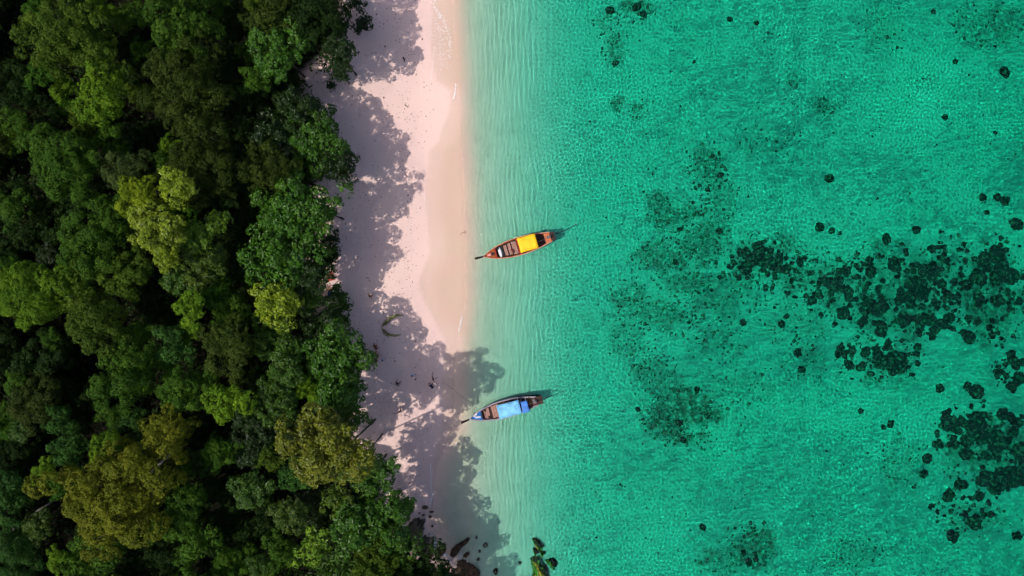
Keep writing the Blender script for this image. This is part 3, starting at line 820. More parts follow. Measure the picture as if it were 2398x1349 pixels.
poly_rock(Z5([(1205, 830), (1170, 815), (1110, 870), (1000, 920), (930, 990), (915, 1060), (930, 1100), (1000, 1090), (1050, 1020), (1110, 910), (1180, 880)]), .6, M_ROCKB, 'long slanting brown rock ridge running into the water', 5)
poly_rock(Z5([(1100, 1080), (1130, 1030), (1180, 1015), (1195, 1050), (1150, 1095)]), .5, M_ROCKB, 'small brown rock below the slanting ridge', 6)
poly_rock(Z5([(1030, 1130), (1100, 1110), (1180, 1160), (1260, 1210), (1330, 1260), (1350, 1349), (1330, 1460), (1000, 1460), (990, 1250)]), .4, M_ROCKB, 'wide weedy brown rock mass at the bottom edge', 7, 0.0)
def small(cx, cy, rx, ry, hgt, material, label, seed, n=9):
    r_ = random.Random(seed)
    pts = [(cx + rx * math.cos(2 * math.pi * k / n) * r_.uniform(.8, 1.2), cy + ry * math.sin(2 * math.pi * k / n) * r_.uniform(.8, 1.2)) for k in range(n)]
    return poly_rock(Z5(pts), hgt, material, label, seed, step=2.0)
small(570, 385, 50, 28, .35, M_ROCK, 'flat brown rock, topmost of the small shore rocks', 21)
small(665, 450, 34, 14, .2, M_ROCKB, 'thin dark rock on the foam line, right of the topmost', 22)
small(545, 495, 26, 17, .2, M_ROCK, 'small oval rock between the topmost rock and the slab', 23)
small(643, 520, 24, 22, .25, M_ROCKB, 'small round dark rock below the thin one', 24)
small(672, 652, 18, 16, .2, M_ROCKB, 'round dark pebble-like rock ringed by foam', 25)
small(490, 468, 15, 13, .15, M_ROCK, 'tiny rock nearest the overhanging leaves', 26)
small(635, 762, 10, 9, .12, M_ROCKB, 'tiniest dark rock above the rock blade', 27)
small(1315, 1122, 26, 22, .35, M_ROCKB, 'round sunken brown rock off the weedy mass', 28)
small(1335, 1010, 22, 26, .25, M_ROCKB, 'faint sunken rock right of the slanting ridge', 29)
small(1415, 930, 34, 44, .22, M_ROCK, 'large dim sunken rock in the tree shade', 30)
small(1295, 815, 18, 26, .18, M_ROCK, 'upper small sunken rock in the tree shade', 31)
small(1560, 1300, 34, 60, .3, M_ROCKB, 'dark sunken rock at the bottom edge of the shade', 32)
small(1905, 1195, 20, 26, .35, M_ROCK, 'small dim rock left of the algae rocks', 33)
poly_rock(Z5([(2070, 850), (2110, 840), (2150, 880), (2180, 940), (2230, 980), (2215, 1030), (2190, 1030), (2150, 990), (2110, 940)]), 1.2, M_ALGAE, 'topmost yellow-green algae rock in the shallow sea', 41)
poly_rock(Z5([(2080, 980), (2110, 1010), (2140, 1085), (2110, 1090)]), 1.1, M_ALGAE, 'narrow algae rock left of the topmost one', 42)
small(2215, 1075, 30, 32, 1.15, M_ALGAE, 'small round algae rock right of the narrow one', 43)
poly_rock(Z5([(2050, 1130), (2120, 1100), (2180, 1120), (2170, 1210), (2250, 1250), (2280, 1349), (2280, 1440), (2060, 1440), (2085, 1300), (2060, 1200)]), 1.35, M_ALGAE, 'largest dark algae rock at the bottom edge of the sea', 44)
poly_rock(Z5([(2260, 1160), (2330, 1150), (2390, 1240), (2400, 1290), (2370, 1300), (2310, 1230), (2270, 1200)]), 1.2, M_ALGAE, 'rightmost yellow-green algae rock at the bottom', 45)

# ------------------------------------------------------------------ long-tail boats
M_WOOD = mat('varnished_wood', (0.36, 0.075, 0.022), 0.4, .35, 3, .15, .5)
M_DECK = mat('orange_deck', (0.40, 0.085, 0.018), 0.45, .35, 4, .1, .4)
M_INNER = mat('dark_bilge', (0.045, 0.018, 0.012), 0.7, .4, 5)
M_STERN = mat('stern_wood', (0.035, 0.010, 0.008), 0.6, .4, 5)
M_TRIM = mat('pale_trim', (0.62, 0.33, 0.22), 0.5, .3, 5)
M_BENCH = mat('bench_wood', (0.36, 0.19, 0.15), 0.75, .3, 6, .15)
M_RED = mat('red_paint', (0.38, 0.025, 0.012), 0.45, .3, 4)
M_YELLOW = mat('yellow_sheet', (0.84, 0.48, 0.008), 0.6, .16, 1.3, .2)
M_BLUES = mat('light_blue_sheet', (0.17, 0.47, 0.74), 0.6, .30, 1.3)
M_BLUED = mat('blue_sheet', (0.055, 0.19, 0.56), 0.5, .25, 2)
M_BLUEP = mat('blue_paint', (0.025, 0.16, 0.48), 0.4, .25, 3)
M_GREYP = mat('grey_lilac_paint', (0.36, 0.31, 0.36), 0.5, .25, 3)
M_WHITE = mat('white_cloth', (0.72, 0.70, 0.74), 0.8, .15, 5, .3)
M_STEEL = mat('engine_steel', (0.16, 0.15, 0.15), 0.4, .4, 8, .1, .5, .6)
M_BLACK = mat('black_rubber', (0.012, 0.012, 0.014), 0.6, .3, 6)
M_ROPE = mat('rope', (0.10, 0.085, 0.06), 0.9, .3, 12)
M_PINK = mat('pink_ribbon', (0.65, 0.25, 0.22), 0.8, .3, 9)
M_TARP = mat('brown_net', (0.16, 0.075, 0.035), 0.9, 0, 9, .6, col2=(0.03, 0.016, 0.01))

HB = ([0, .04, .10, .2, .35, .5, .65, .8, .9, 1.0], [.05, .26, .48, .76, 1.0, 1.08, 1.05, .90, .72, .55])


def boat(loc, rz, LN, label, style):
    b = empty('longtail_boat', loc, rz)
    tag(b, label, 'boat', 'moored longtail boats')
    y1 = style == 'yellow'
    us = np.linspace(0, 1, 29); hb = np.interp(us, *HB) * (LN / 8.4)
    sh = np.interp(us, [0, .12, .3, .6, .85, 1], [1.25, .92, .66, .58, .66, .82])
    kl = np.interp(us, [0, .06, .15, .5, .9, 1], [.55, .05, -.22, -.30, -.22, -.02])
    m = MB(); K = 7
    # outer shell, rim and inner shell down to the bilge
    prof = []
    for u, w, s_, k_ in zip(us, hb, sh, kl):
        row = []
        for q in range(-K, K + 1):
            t = abs(q) / K; yy = math.copysign(w * math.sin(t * math.pi / 2) ** .75, q) if q else 0
            row.append((u * LN, yy, k_ + (s_ - k_) * t ** 2.1))
        fl = max(.12, k_ + .1)
        for q in range(K, -K - 1, -1):
            t = abs(q) / K; w2 = max(w - .05, .015)
            yy = math.copysign(w2 * math.sin(t * math.pi / 2) ** .75, q) if q else 0
            row.append((u * LN + (.06 if u == 0 else -.03 if u == 1 else 0), yy, max(fl, k_ + (s_ - k_) * t ** 2.1)))
        prof.append(row)
    nn = len(prof[0]); vs = [p for r in prof for p in r]; fs = []
    for i in range(len(us) - 1):
        for j in range(nn):
            fs.append((i * nn + j, i * nn + (j + 1) % nn, (i + 1) * nn + (j + 1) % nn, (i + 1) * nn + j))
    fs.append(tuple(range(2 * K + 1)))
    e = (len(us) - 1) * nn; fs.append(tuple(range(e, e + 2 * K + 1))[::-1])
    m.add(vs, fs)
    hull = m.build('hull', M_WOOD if y1 else M_GREYP, b, True)
    # bilge floor
    f = MB(); vs = []; fs = []
    for i, (u, w) in enumerate(zip(us[3:-1], hb[3:-1])):
        vs += [(u * LN, -(w - .12), .17), (u * LN, w - .12, .17)]
        if i: fs.append((2 * i - 2, 2 * i, 2 * i + 1, 2 * i - 1))
    f.add(vs, fs).build('bilge_floor', M_INNER, b)
    for sgn in (-1, 1):
        lin = MB(); vs = []; fs = []
        for i, (u, w, s_) in enumerate(zip(us[3:-1], hb[3:-1], sh[3:-1])):
            vs += [(u * LN, sgn * (w - .075), s_ - .05), (u * LN, sgn * (w - .13), .165)]
            if i: fs.append((2 * i - 2, 2 * i - 1, 2 * i + 1, 2 * i))
        lin.add(vs, fs).build('inner_plank', M_STERN if not y1 else M_RED, b)
        g = MB(); g.tube([(u * LN, sgn * (w - .01), s_ + .02) for u, w, s_ in zip(us, hb, sh)], .045, 6)
        g.build('gunwale', M_TRIM if y1 else M_GREYP, b, True)
        g2 = MB(); g2.tube([(u * LN, sgn * (w - .085), s_ + .005) for u, w, s_ in zip(us[1:], hb[1:], sh[1:])], .035, 6)
        g2.build('inner_rail', M_WOOD if y1 else M_WHITE if False else M_GREYP, b, True)

    def deck(name, u0, u1, dz, material, inset=.07, lift=.0, n=6):
        d = MB(); vs = []; fs = []
        for i, u in enumerate(np.linspace(u0, u1, n)):
            w = max(np.interp(u, us, hb) - inset, .01); s_ = np.interp(u, us, sh) + dz
            vs += [(u * LN, -w, s_), (u * LN, 0, s_ + lift), (u * LN, w, s_), (u * LN, -w, s_ - .05), (u * LN, w, s_ - .05)]
            if i:
                a = 5 * i - 5; c = 5 * i
                fs += [(a, c, c + 1, a + 1), (a + 1, c + 1, c + 2, a + 2), (a, a + 3, c + 3, c), (a + 2, c + 2, c + 4, a + 4), (a + 3, a + 4, c + 4, c + 3)]
        fs += [(0, 1, 2, 4, 3), (5 * n - 5, 5 * n - 2, 5 * n - 1, 5 * n - 3, 5 * n - 4)]
        return d.add(vs, fs).build(name, material, b)
    deck('foredeck', .03, .165, -.04, M_DECK if y1 else M_BLUEP, lift=.05)
    deck('stern_deck', .90, .985, -.06, M_DECK if y1 else M_STERN)
    # raked prow post with its wrapped ribbons
    pr = MB(); pr.tube([(.25, 0, .95), (0, 0, 1.28), (-.45, 0, 1.75), (-.85, 0, 2.1), (-1.02, 0, 2.22)], [.09, .10, .11, .14, .12], 8)
    post = pr.build('prow_post', M_STERN, b, True)
    rb = MB(); rb.tube([(.02, 0, 1.26), (-.14, 0, 1.43)], .135, 10); rb.build('ribbon', M_PINK if y1 else M_WHITE, post, True)
    if y1:
        ft = MB(); ft.box((.62, 0, 1.12), (.42, .26, .10)); ft.build('bow_block', M_PINK, b)
        bl = MB(); bl.box((1.0, 0, 1.06), (.22, .34, .14)); bl.build('bow_cleat', M_BLACK, b)
    # cross beams
    for u, mt in ((.175, M_RED if y1 else M_STERN), (.505, M_RED), (.78, M_STERN)) if y1 else ((.175, M_STERN), (.30, M_STERN), (.435, M_STERN), (.87, M_STERN)):
        w = np.interp(u, us, hb) - .08
        c = MB(); c.box((u * LN, 0, np.interp(u, us, sh) - .06), (.10, 2 * w, .10)); c.build('cross_beam', mt, b)

    def bench(u0, u1, n, z, wf, material, skew=0):
        dx = (u1 - u0) * LN / n
        for k in range(n):
            u = u0 + (k + .5) * (u1 - u0) / n
            w = (np.interp(u, us, hb) - .16) * wf * random.uniform(.94, 1.0)
            c = MB(); c.box((u * LN, random.uniform(-.03, .03) + skew, z + random.uniform(-.015, .015)), (dx * .88, 2 * w, .04), random.uniform(-.012, .012))
            c.build('bench_plank', material, b)
    if y1:
        bench(.30, .345, 2, .40, .80, M_BENCH); bench(.362, .405, 2, .42, .84, M_BENCH); bench(.42, .49, 3, .44, .88, M_BENCH)
        fl = MB(); fl.box((.235 * LN, 0, .30), (.11 * LN, 1.25, .05)); fl.build('mat_floor', M_BLACK, b)
    else:
        bench(.195, .285, 3, .44, .92, M_BENCH); bench(.32, .42, 3, .42, .95, M_BENCH)

    def canopy(name, u0, u1, hw, z, material, yo=0.0, camber=.10, bars=3):
        d = MB(); n, q = 9, 9; vs = []
        for i in range(n):
            for j in range(q):
                t = -1 + 2 * j / (q - 1); xx = (u0 + (u1 - u0) * i / (n - 1)) * LN
                vs.append((xx, yo + t * hw, z + camber * (1 - t * t) + .008 * math.sin(i * 2.1 + j)))
        top = len(vs); vs += [(x_, y_, z_ - .03) for x_, y_, z_ in vs]; fs = []
        for i in range(n - 1):
            for j in range(q - 1):
                a = i * q + j
                fs.append((a, a + q, a + q + 1, a + 1)); fs.append((top + a, top + a + 1, top + a + q + 1, top + a + q))
        ring = [j for j in range(q)] + [i * q + q - 1 for i in range(1, n)] + [(n - 1) * q + j for j in range(q - 2, -1, -1)] + [i * q for i in range(n - 2, 0, -1)]
        for i in range(len(ring)):
            a, c = ring[i], ring[(i + 1) % len(ring)]; fs.append((a, c, top + c, top + a))
        o = d.add(vs, fs).build(name, material, b, True)
        for sgn in (-1, 1):
            for u in (u0 + .015, u1 - .015):
                zs = np.interp(u, us, sh); w = min(np.interp(u, us, hb) - .06, hw)
                p = MB(); p.tube([(u * LN, sgn * w, zs - .1), (u * LN, yo + sgn * hw * .96, z - .02)], .022, 6); p.build('canopy_post', M_WHITE if not y1 else M_WOOD, b)
            r = MB(); r.tube([((u0 - .008) * LN, yo + sgn * hw * .80, z + camber * .36 + .025), ((u1 + .008) * LN, yo + sgn * hw * .80, z + camber * .36 + .025)], .016, 5); r.build('canopy_batten', material, o)
        return o
    if y1:
        canopy('canopy', .515, .775, .86, 1.75, M_YELLOW, .0)
    else:
        canopy('canopy', .415, .742, .80, 1.75, M_BLUES, .0)
        canopy('rear_canopy', .755, .855, .66, 1.55, M_BLUED, -.20, .05)
    # stern box, engine, tiller and the long tail
    st = MB(); st.box(((1.0 if y1 else 1.01) * LN + .15, 0, .78), (.55 if y1 else .85, .98, .22), 0, .94); st.build('stern_platform', M_STERN, b)
    en = MB(); en.box((.965 * LN, 0, 1.12), (.50, .32, .34), 0, .8); en.tube([(.965 * LN, 0, 1.28), (.965 * LN, 0, 1.42)], .13, 10); en.tube([(.955 * LN, .2, 1.1), (.955 * LN, .3, 1.35)], .04, 6)
    eng = en.build('engine', M_STEEL, b)
    pt = MB(); pt.tube([(.965 * LN, -.02, .8), (.965 * LN, 0, 1.02)], .07, 8); pt.build('engine_pivot', M_STEEL, eng)
    ta = math.radians(9 if y1 else 4)
    tl = MB(); tl.tube([(.95 * LN, 0, 1.18), (.95 * LN - 1.75 * math.cos(ta), -1.75 * math.sin(ta), 1.42)], .024, 6); tl.build('tiller', M_STEEL, b)
    ln = 3.3
    tail = [(.98 * LN, 0, 1.08), (.98 * LN + ln * math.cos(ta), ln * math.sin(ta), .38 if y1 else .42)]
    ts = MB(); ts.tube(tail, [.045, .028], 7); shaft = ts.build('tail_shaft', M_BLACK, b)
    pp = MB(); ex = Vector(tail[1]); pp.tube([tail[1], tuple(ex + Vector((.12, .02, -.02)))], .05, 8)
    for k in range(3):
        t = k * 2.094; dv = Vector((0, math.cos(t), math.sin(t)))
        side = Vector((.6, -math.sin(t) * .8, math.cos(t) * .8)) * .05
        p0 = ex + Vector((.06, 0, 0)); pp.add([p0 - side, p0 + side, p0 + dv * .17 + side * 1.3, p0 + dv * .17 - side * 1.3], [(0, 1, 2, 3)])
    pp.build('propeller', M_STEEL, shaft)
    return b


def frame_of(p_bow, p_stern):
    a = Vector(W(*p_bow, .8)); c = Vector(W(*p_stern, .8)); d = c - a
    return a, math.atan2(d.y, d.x), d.length


a1, r1, l1 = frame_of((1080 + 430 / 8, 510 + 728 / 8), (1080 + 1690 / 8, 510 + 350 / 8))
boat1 = boat((a1.x, a1.y, 0), r1, l1, 'orange-brown wooden longtail boat with a yellow canopy', 'yellow')
a2, r2, l2 = frame_of((1060 + 335 / 8, 890 + 718 / 8), (1060 + 1585 / 8, 890 + 390 / 8))
boat2 = boat((a2.x, a2.y, 0), r2, l2, 'grey and blue wooden longtail boat with light blue canopies', 'blue')


def on_boat(a, r, u, LN, v, z): return (a.x + math.cos(r) * u * LN - math.sin(r) * v, a.y + math.sin(r) * u * LN + math.cos(r) * v, z)


def soft(name, loc, rz, dims, material, label, cat, seed, z0=None):
    m = lump(name, seed, material, .22, 1.4, 1.0, ICO2)
    o = obj(name, m, None, loc, (0, 0, rz), dims)
    return tag(o, label, cat)


soft('cloth_bundle', on_boat(a1, r1, .235, l1, -.05, .42), r1, (.19, .66, .12), M_WHITE, 'white cloth bundle in the bow of the yellow-canopied boat', 'cloth', 51)
soft('dark_bag', on_boat(a1, r1, .215, l1, .50, .45), r1, (.22, .22, .16), M_BLACK, 'black bag beside the white cloth bundle', 'bag', 52)
soft('red_bag', on_boat(a1, r1, .415, l1, -.28, .56), r1 + .4, (.16, .30, .10), mat('maroon_cloth', (.10, .018, .014), .8, .3), 'dark red bag on the benches of the yellow-canopied boat', 'bag', 53)
for k, (v, rr) in enumerate(((.32, .75), (-.05, .35))):
    p = MB(); p.box((0, 0, 0), (.62, .22, .06), 0, .9)
    o = p.build('folded_mat', M_WHITE, None, loc=on_boat(a2, r2, .085 + .03 * k, l2, v * .9, 1.08 - .03 * k), rot=(0, 0, r2 + rr * (1 if v > 0 else -.3)))
    tag(o, ('white folded mat along the upper side' if k == 0 else 'white folded mat in the middle') + ' of the blue foredeck', 'mat')
    s_ = MB()
    for q in (-.05, .05): s_.box((0, q, .036), (.5, .018, .012))
    s_.build('black_strap', M_BLACK, o)
soft('net_heap', on_boat(a2, r2, .89, l2, .15, .66), r2, (.30, .62, .18), M_TARP, 'heap of brown netting behind the blue canopies', 'net', 54)
c = MB(); c.tube([(0, -.14, 0), (0, .14, 0)], .11, 10); c.tube([(0, .14, 0), (0, .2, 0)], .05, 8)
can = c.build('jerrycan', M_RED, None, True, loc=on_boat(a2, r2, .955, l2, -.12, .80), rot=(0, 0, r2))
tag(can, 'red and white can lying on the stern of the blue boat', 'can')
c = MB(); c.box((0, .24, .0), (.24, .2, .2)); c.build('white_lid', M_WHITE, can)
soft('black_bag', on_boat(a2, r2, .27, l2, -.45, .52), r2, (.13, .13, .06), M_BLACK, 'small black bag on the front benches of the blue boat', 'bag', 55)
soft('black_bag', on_boat(a2, r2, .225, l2, .42, .53), r2 + .5, (.10, .20, .06), M_BLACK, 'black strap bag on the frontmost bench of the blue boat', 'bag', 56)
# mooring line of the blue boat, slack over the shallows to its peg
rp = MB(); A = Vector(on_boat(a2, r2, .02, l2, .1, 1.2)); B = Vector((*W(1036, 894), .15)); pts = []
B2 = Vector((*W(1108, 946), .3))
for t in np.linspace(0, 1, 14): q = B2.lerp(B, t); pts.append((q.x, q.y, max(hz(q.x, q.y), 0.0) + .03 + .27 * (1 - t)))
rp.tube([tuple(A), tuple(A.lerp(B2, .5) + Vector((0, 0, -.25)))] + pts, .013, 5)
tag(rp.build('mooring_rope', M_ROPE), 'thin dark mooring rope from the blue boat to the sand', 'rope')
# little anchor of the yellow boat
x, y = W(1081, 546); z = hz(x, y)
an = MB(); an.tube([(0, 0, .05), (.42, .1, .08)], .022, 6); an.tube([(.38, -.12, .1), (.45, .1, .06), (.36, .3, .14)], .02, 6); an.tube([(0, 0, .05), (-.2, -.12, .02), (-.1, -.3, .02)], .012, 5)
tag(an.build('boat_anchor', M_BLACK, None, loc=(x, y, z)), 'small dark anchor lying in the shallows left of the yellow-canopied boat', 'anchor')

# ------------------------------------------------------------------ people on the sand
SKIN = mat('skin', (0.36, 0.17, 0.10), 0.6, .15, 5)
SKIN2 = mat('tanned_skin', (0.22, 0.09, 0.05), 0.6, .15, 5)
HAIR = mat('black_hair', (0.012, 0.009, 0.008), 0.5, .2, 20)
CL = {'navy': mat('navy_cloth', (.012, .016, .06), .85, .25), 'black': mat('black_cloth', (.012, .012, .013), .85, .25), 'lightblue': mat('pale_blue_cloth', (.42, .52, .78), .85, .12),
      'white': M_WHITE, 'brown': mat('rust_cloth', (.16, .045, .022), .85, .25), 'orange': mat('orange_cloth', (.34, .11, .035), .85, .2), 'blue': mat('blue_cloth', (.05, .09, .28), .85, .2)}


def pose(kind, sw=.22, arm=.35):
    """joint positions, facing +y"""
    J = {'pelvis': (0, 0, .93), 'spine': (0, .0, 1.13), 'chest': (0, .01, 1.34), 'neck': (0, .01, 1.49), 'head': (0, .03, 1.58), 'crown': (0, .03, 1.66)}
    for s, n in ((-1, 'l'), (1, 'r')):
        J['sh' + n] = (s * .18, 0, 1.41); J['hip' + n] = (s * .09, 0, .90)
        if kind == 'stand':
            J['el' + n] = (s * .25, -.02, 1.13); J['wr' + n] = (s * .27, .05, .89); J['kn' + n] = (s * .10, .02, .48); J['an' + n] = (s * .11, 0, .08)
        elif kind == 'walk':
            J['el' + n] = (s * .27, -s * .14, 1.15); J['wr' + n] = (s * .29, -s * .10 + .12, .95); J['kn' + n] = (s * .10, s * sw * .6 + .06, .50); J['an' + n] = (s * .10, s * sw, .09)
        elif kind == 'arms':
            J['el' + n] = (s * .44, .06, 1.36); J['wr' + n] = (s * .62, .20, 1.46); J['kn' + n] = (s * .12, s * .14 + .04, .49); J['an' + n] = (s * .14, s * .24, .08)
        elif kind == 'bend':
            J['el' + n] = (s * .26, .52, .86); J['wr' + n] = (s * .2, .62, .62); J['kn' + n] = (s * .12, .06, .50); J['an' + n] = (s * .13, 0, .08)
        elif kind == 'sit':
            J['el' + n] = (s * .28, .10, .38); J['wr' + n] = (s * .22, .34, .36); J['kn' + n] = (s * .18, .46, .42); J['an' + n] = (s * .14, .62, .07)
    if kind == 'bend':
        J.update(spine=(0, .14, 1.04), chest=(0, .33, 1.12), neck=(0, .46, 1.15), head=(0, .55, 1.14), crown=(0, .62, 1.12), shl=(-.18, .38, 1.12), shr=(.18, .38, 1.12))
    if kind == 'sit':
        J.update(pelvis=(0, 0, .14), spine=(0, -.03, .34), chest=(0, .0, .54), neck=(0, .03, .68), head=(0, .06, .77), crown=(0, .06, .85), shl=(-.18, .0, .61), shr=(.18, .0, .61), hipl=(-.1, .03, .13), hipr=(.1, .03, .13))
    return J


def person(px, py, rz, kind, top, bottom, skin, label, zlift=0.0):
    J = pose(kind); names = list(J); V = [J[n] for n in names]; idx = {n: i for i, n in enumerate(names)}
    rad = {'pelvis': (.155, .11), 'spine': (.135, .10), 'chest': (.165, .11), 'neck': (.055, .055), 'head': (.085, .10), 'crown': (.075, .085)}
    E = [('pelvis', 'spine'), ('spine', 'chest'), ('chest', 'neck'), ('neck', 'head'), ('head', 'crown')]; bone = {}
    for n in 'lr':
        E += [('chest', 'sh' + n), ('sh' + n, 'el' + n), ('el' + n, 'wr' + n), ('pelvis', 'hip' + n), ('hip' + n, 'kn' + n), ('kn' + n, 'an' + n)]
        rad.update({'sh' + n: (.065, .065), 'el' + n: (.043, .043), 'wr' + n: (.03, .03), 'hip' + n: (.095, .095), 'kn' + n: (.062, .062), 'an' + n: (.042, .042)})
        a = Vector(J['el' + n]); w = Vector(J['wr' + n]); d = (w - a).normalized(); sd = d.cross(Vector((0, 0, 1)))
        if sd.length < .1: sd = Vector((0, 1, 0))
        sd.normalize()
        def add(nm, p, r, par):
            idx[nm] = len(V); V.append(tuple(p)); names.append(nm); rad[nm] = r; E.append((par, nm))
        add('palm' + n, w + d * .07, (.036, .022), 'wr' + n)
        for q, ln in enumerate((.062, .078, .084, .076)):
            add(f'fa{q}{n}', w + d * .105 + sd * (q - 1.5) * .021, (.0105, .0105), 'palm' + n); add(f'fb{q}{n}', w + d * (.105 + ln) + sd * (q - 1.5) * .024 + Vector((0, 0, -.015)), (.008, .008), f'fa{q}{n}')
        add('th' + n, w + d * .05 + sd * -.05, (.011, .011), 'palm' + n); add('tt' + n, w + d * .095 + sd * -.068, (.009, .009), 'th' + n)
        an_ = Vector(J['an' + n]); add('toe' + n, an_ + Vector((0, .16, -.05)), (.045, .03), 'an' + n)
    me = bpy.data.meshes.new('person'); me.from_pydata(V, [(idx[a], idx[c]) for a, c in E], []); me.update()
    t = bpy.data.objects.new('tmp_body', me); COL.objects.link(t)
    t.modifiers.new('skin', 'SKIN').use_smooth_shade = True
    for i, nm in enumerate(names):
        sv = me.skin_vertices[0].data[i]; sv.radius = rad[nm]; sv.use_root = nm == 'pelvis'
    t.modifiers.new('sub', 'SUBSURF').levels = 1; t.modifiers['sub'].render_levels = 1
    dg = bpy.context.evaluated_depsgraph_get(); dg.update()
    body = bpy.data.meshes.new_from_object(t.evaluated_get(dg)); bpy.data.objects.remove(t)
    body.materials.clear()
    for q in (skin, top, bottom): body.materials.append(q)
    zone = {'pelvis': 2, 'spine': 1, 'chest': 1, 'shl': 1, 'shr': 1, 'hipl': 2, 'hipr': 2}
    NV = np.array(V)
    for p in body.polygons:
        k = int(np.argmin(((NV - np.array(p.center)) ** 2).sum(1)))
        p.material_index = zone.get(names[k], 0); p.use_smooth = True
    x, y = W(px, py, .9)
    o = obj('person', body, None, (x, y, hz(x, y) + zlift), (0, 0, rz))
    tag(o, label, 'person', 'people on the beach')
    hd = Vector(J['head']); up = (Vector(J['crown']) - hd).normalized()
    hv, hf = ICO2; q = up.to_track_quat('Z', 'Y'); hm = []
    for p in hv:
        p = Vector(p); p.z = max(p.z, -.35 if p.y < 0 else .12); p = Vector((p.x * .098, p.y * .112, p.z * .12 + .03)); hm.append((hd + q @ p)[:])
    obj('hair', np_mesh('hair', hm, hf, True, [HAIR]), o)
    return o


person(871, 692, 2.6, 'walk', SKIN2, CL['brown'], SKIN2, 'bare-chested person in rust shorts walking alone in the sun')
person(778, 681, 0.4, 'sit', CL['black'], CL['navy'], SKIN, 'person in black sitting by the blue towel under the trees')
person(884, 816, 0.3, 'bend', CL['brown'], CL['brown'], SKIN2, 'person in rust red bending over, topmost of the group by the trees')
person(882, 825, 1.2, 'stand', CL['orange'], CL['brown'], SKIN, 'person in an orange top standing in the group by the trees')
person(886, 832, -1.4, 'stand', SKIN2, CL['black'], SKIN2, 'bare-backed person in black shorts in the group by the trees')
person(883, 843, 2.0, 'sit', CL['brown'], CL['white'], SKIN2, 'seated person in brown and white, lowest of the group by the trees')
person(900, 841, -2.6, 'stand', CL['lightblue'], CL['navy'], SKIN, 'person in a pale blue top right of the group by the trees')
person(967, 878, 2.9, 'stand', CL['lightblue'], CL['lightblue'], SKIN, 'person dressed all in pale blue standing in the shade')
person(932, 897, -.9, 'walk', CL['black'], CL['black'], SKIN2, 'person dressed in black walking through the shade')
person(1015, 886, -1.2, 'arms', SKIN2, CL['white'], SKIN2, 'bare-chested person in white shorts with arms raised near the water')
person(1013, 908, .5, 'bend', CL['navy'], CL['navy'], SKIN, 'person in navy bending forward at the edge of the shade')
person(938, 962, .6, 'arms', CL['black'], CL['black'], SKIN2, 'person in black striding with arms spread wide')

# towels, mats and small belongings
def towel(px, py, w, d, rz, material, label, name='towel'):
    x, y = W(px, py, 1.0); n = 7; vs = []; fs = []
    r_ = random.Random(int(px)); z = hz(x, y)
    for i in range(n):
        for j in range(n):
            vs.append((w * (i / (n - 1) - .5) + r_.uniform(-.02, .02), d * (j / (n - 1) - .5) + r_.uniform(-.02, .02), .03 + r_.uniform(0, .035)))
    for i in range(n - 1):
        for j in range(n - 1): a = i * n + j; fs.append((a, a + n, a + n + 1, a + 1))
    k = len(vs); vs += [(a, c_, e - .025) for a, c_, e in vs]; fs += [tuple(q + k for q in f_[::-1]) for f_ in fs]
    m = MB().add(vs, fs)
    return tag(m.build(name, material, None, True, loc=(x, y, z), rot=(0, 0, rz)), label, name.replace('_', ' '))


towel(774, 648, 1.05, 1.0, .2, M_RED, 'red blanket spread on the sand beside the trees', 'blanket')
towel(775, 690, .55, .9, -.1, CL['blue'], 'blue towel on the sand behind the seated person')
x, y = W(771, 640); z = hz(x, y)
soft('beach_bag', (x, y, z + .12), .4, (.25, .2, .18), M_BLACK, 'black beach bag on the red blanket', 'bag', 61)
x, y = W(767, 641); soft('white_hat', (x, y, hz(x, y) + .12), 0, (.14, .16, .09), M_WHITE, 'small white hat on the red blanket', 'hat', 62)
x, y = W(973, 888); soft('small_bag', (x, y, hz(x, y) + .05), 0, (.11, .09, .08), M_BLACK, 'small dark bag on the sand beside the person in pale blue', 'bag', 63)
x, y = W(786, 626); soft('round_bag', (x, y, hz(x, y) + .1), 0, (.19, .19, .15), M_BLACK, 'round dark bag under the trees above the red blanket', 'bag', 64)

# fallen palm fronds
M_FROND = mat('palm_frond', (0.16, 0.20, 0.03), .6, 0, 2, 0, .3, 0, (0.24, 0.19, 0.05))
def frond(pts, label, side=1, ln=.55):
    P = [Vector((*W(*p), 0)) for p in pts]; Q = []
    for i in range(len(P) - 1):
        for t in range(8): Q.append(P[i].lerp(P[i + 1], t / 8))
    Q.append(P[-1]); o0 = Q[0].copy(); z0 = hz(o0.x, o0.y)
    Q = [Vector((q.x - o0.x, q.y - o0.y, hz(q.x, q.y) - z0 + .06 + .18 * math.sin(math.pi * i / len(Q)))) for i, q in enumerate(Q)]
    root = empty('palm_frond', (o0.x, o0.y, z0)); tag(root, label, 'palm frond', 'fallen palm fronds')
    s_ = MB(); s_.tube([tuple(q) for q in Q], list(np.linspace(.05, .012, len(Q))), 6); s_.build('stalk', M_FROND, root, True)
    lf = MB(); r_ = random.Random(len(label))
    for i in range(3, len(Q) - 1):
        d = (Q[i + 1] - Q[i - 1]).normalized(); n_ = Vector((-d.y, d.x, 0))
        for sg in (1, -1):
            for q in range(2):
                l_ = ln * math.sin(math.pi * min(1, .18 + .82 * i / len(Q)) ** .8) * r_.uniform(.7, 1.1) * (1 if sg == side else .55) + .08
                dv = (n_ * sg * r_.uniform(.7, 1) + d * r_.uniform(.4, .9)).normalized(); p = Q[i] + d * q * .06
                wv = d * .022; e = p + dv * l_ + Vector((0, 0, -.05))
                lf.add([p - wv, p + wv, p + dv * l_ * .5 + wv * .8 + Vector((0, 0, .05)), e, p + dv * l_ * .5 - wv * .8 + Vector((0, 0, .05))], [(0, 1, 2, 3, 4)])
    lf.build('leaflets', M_FROND, root)
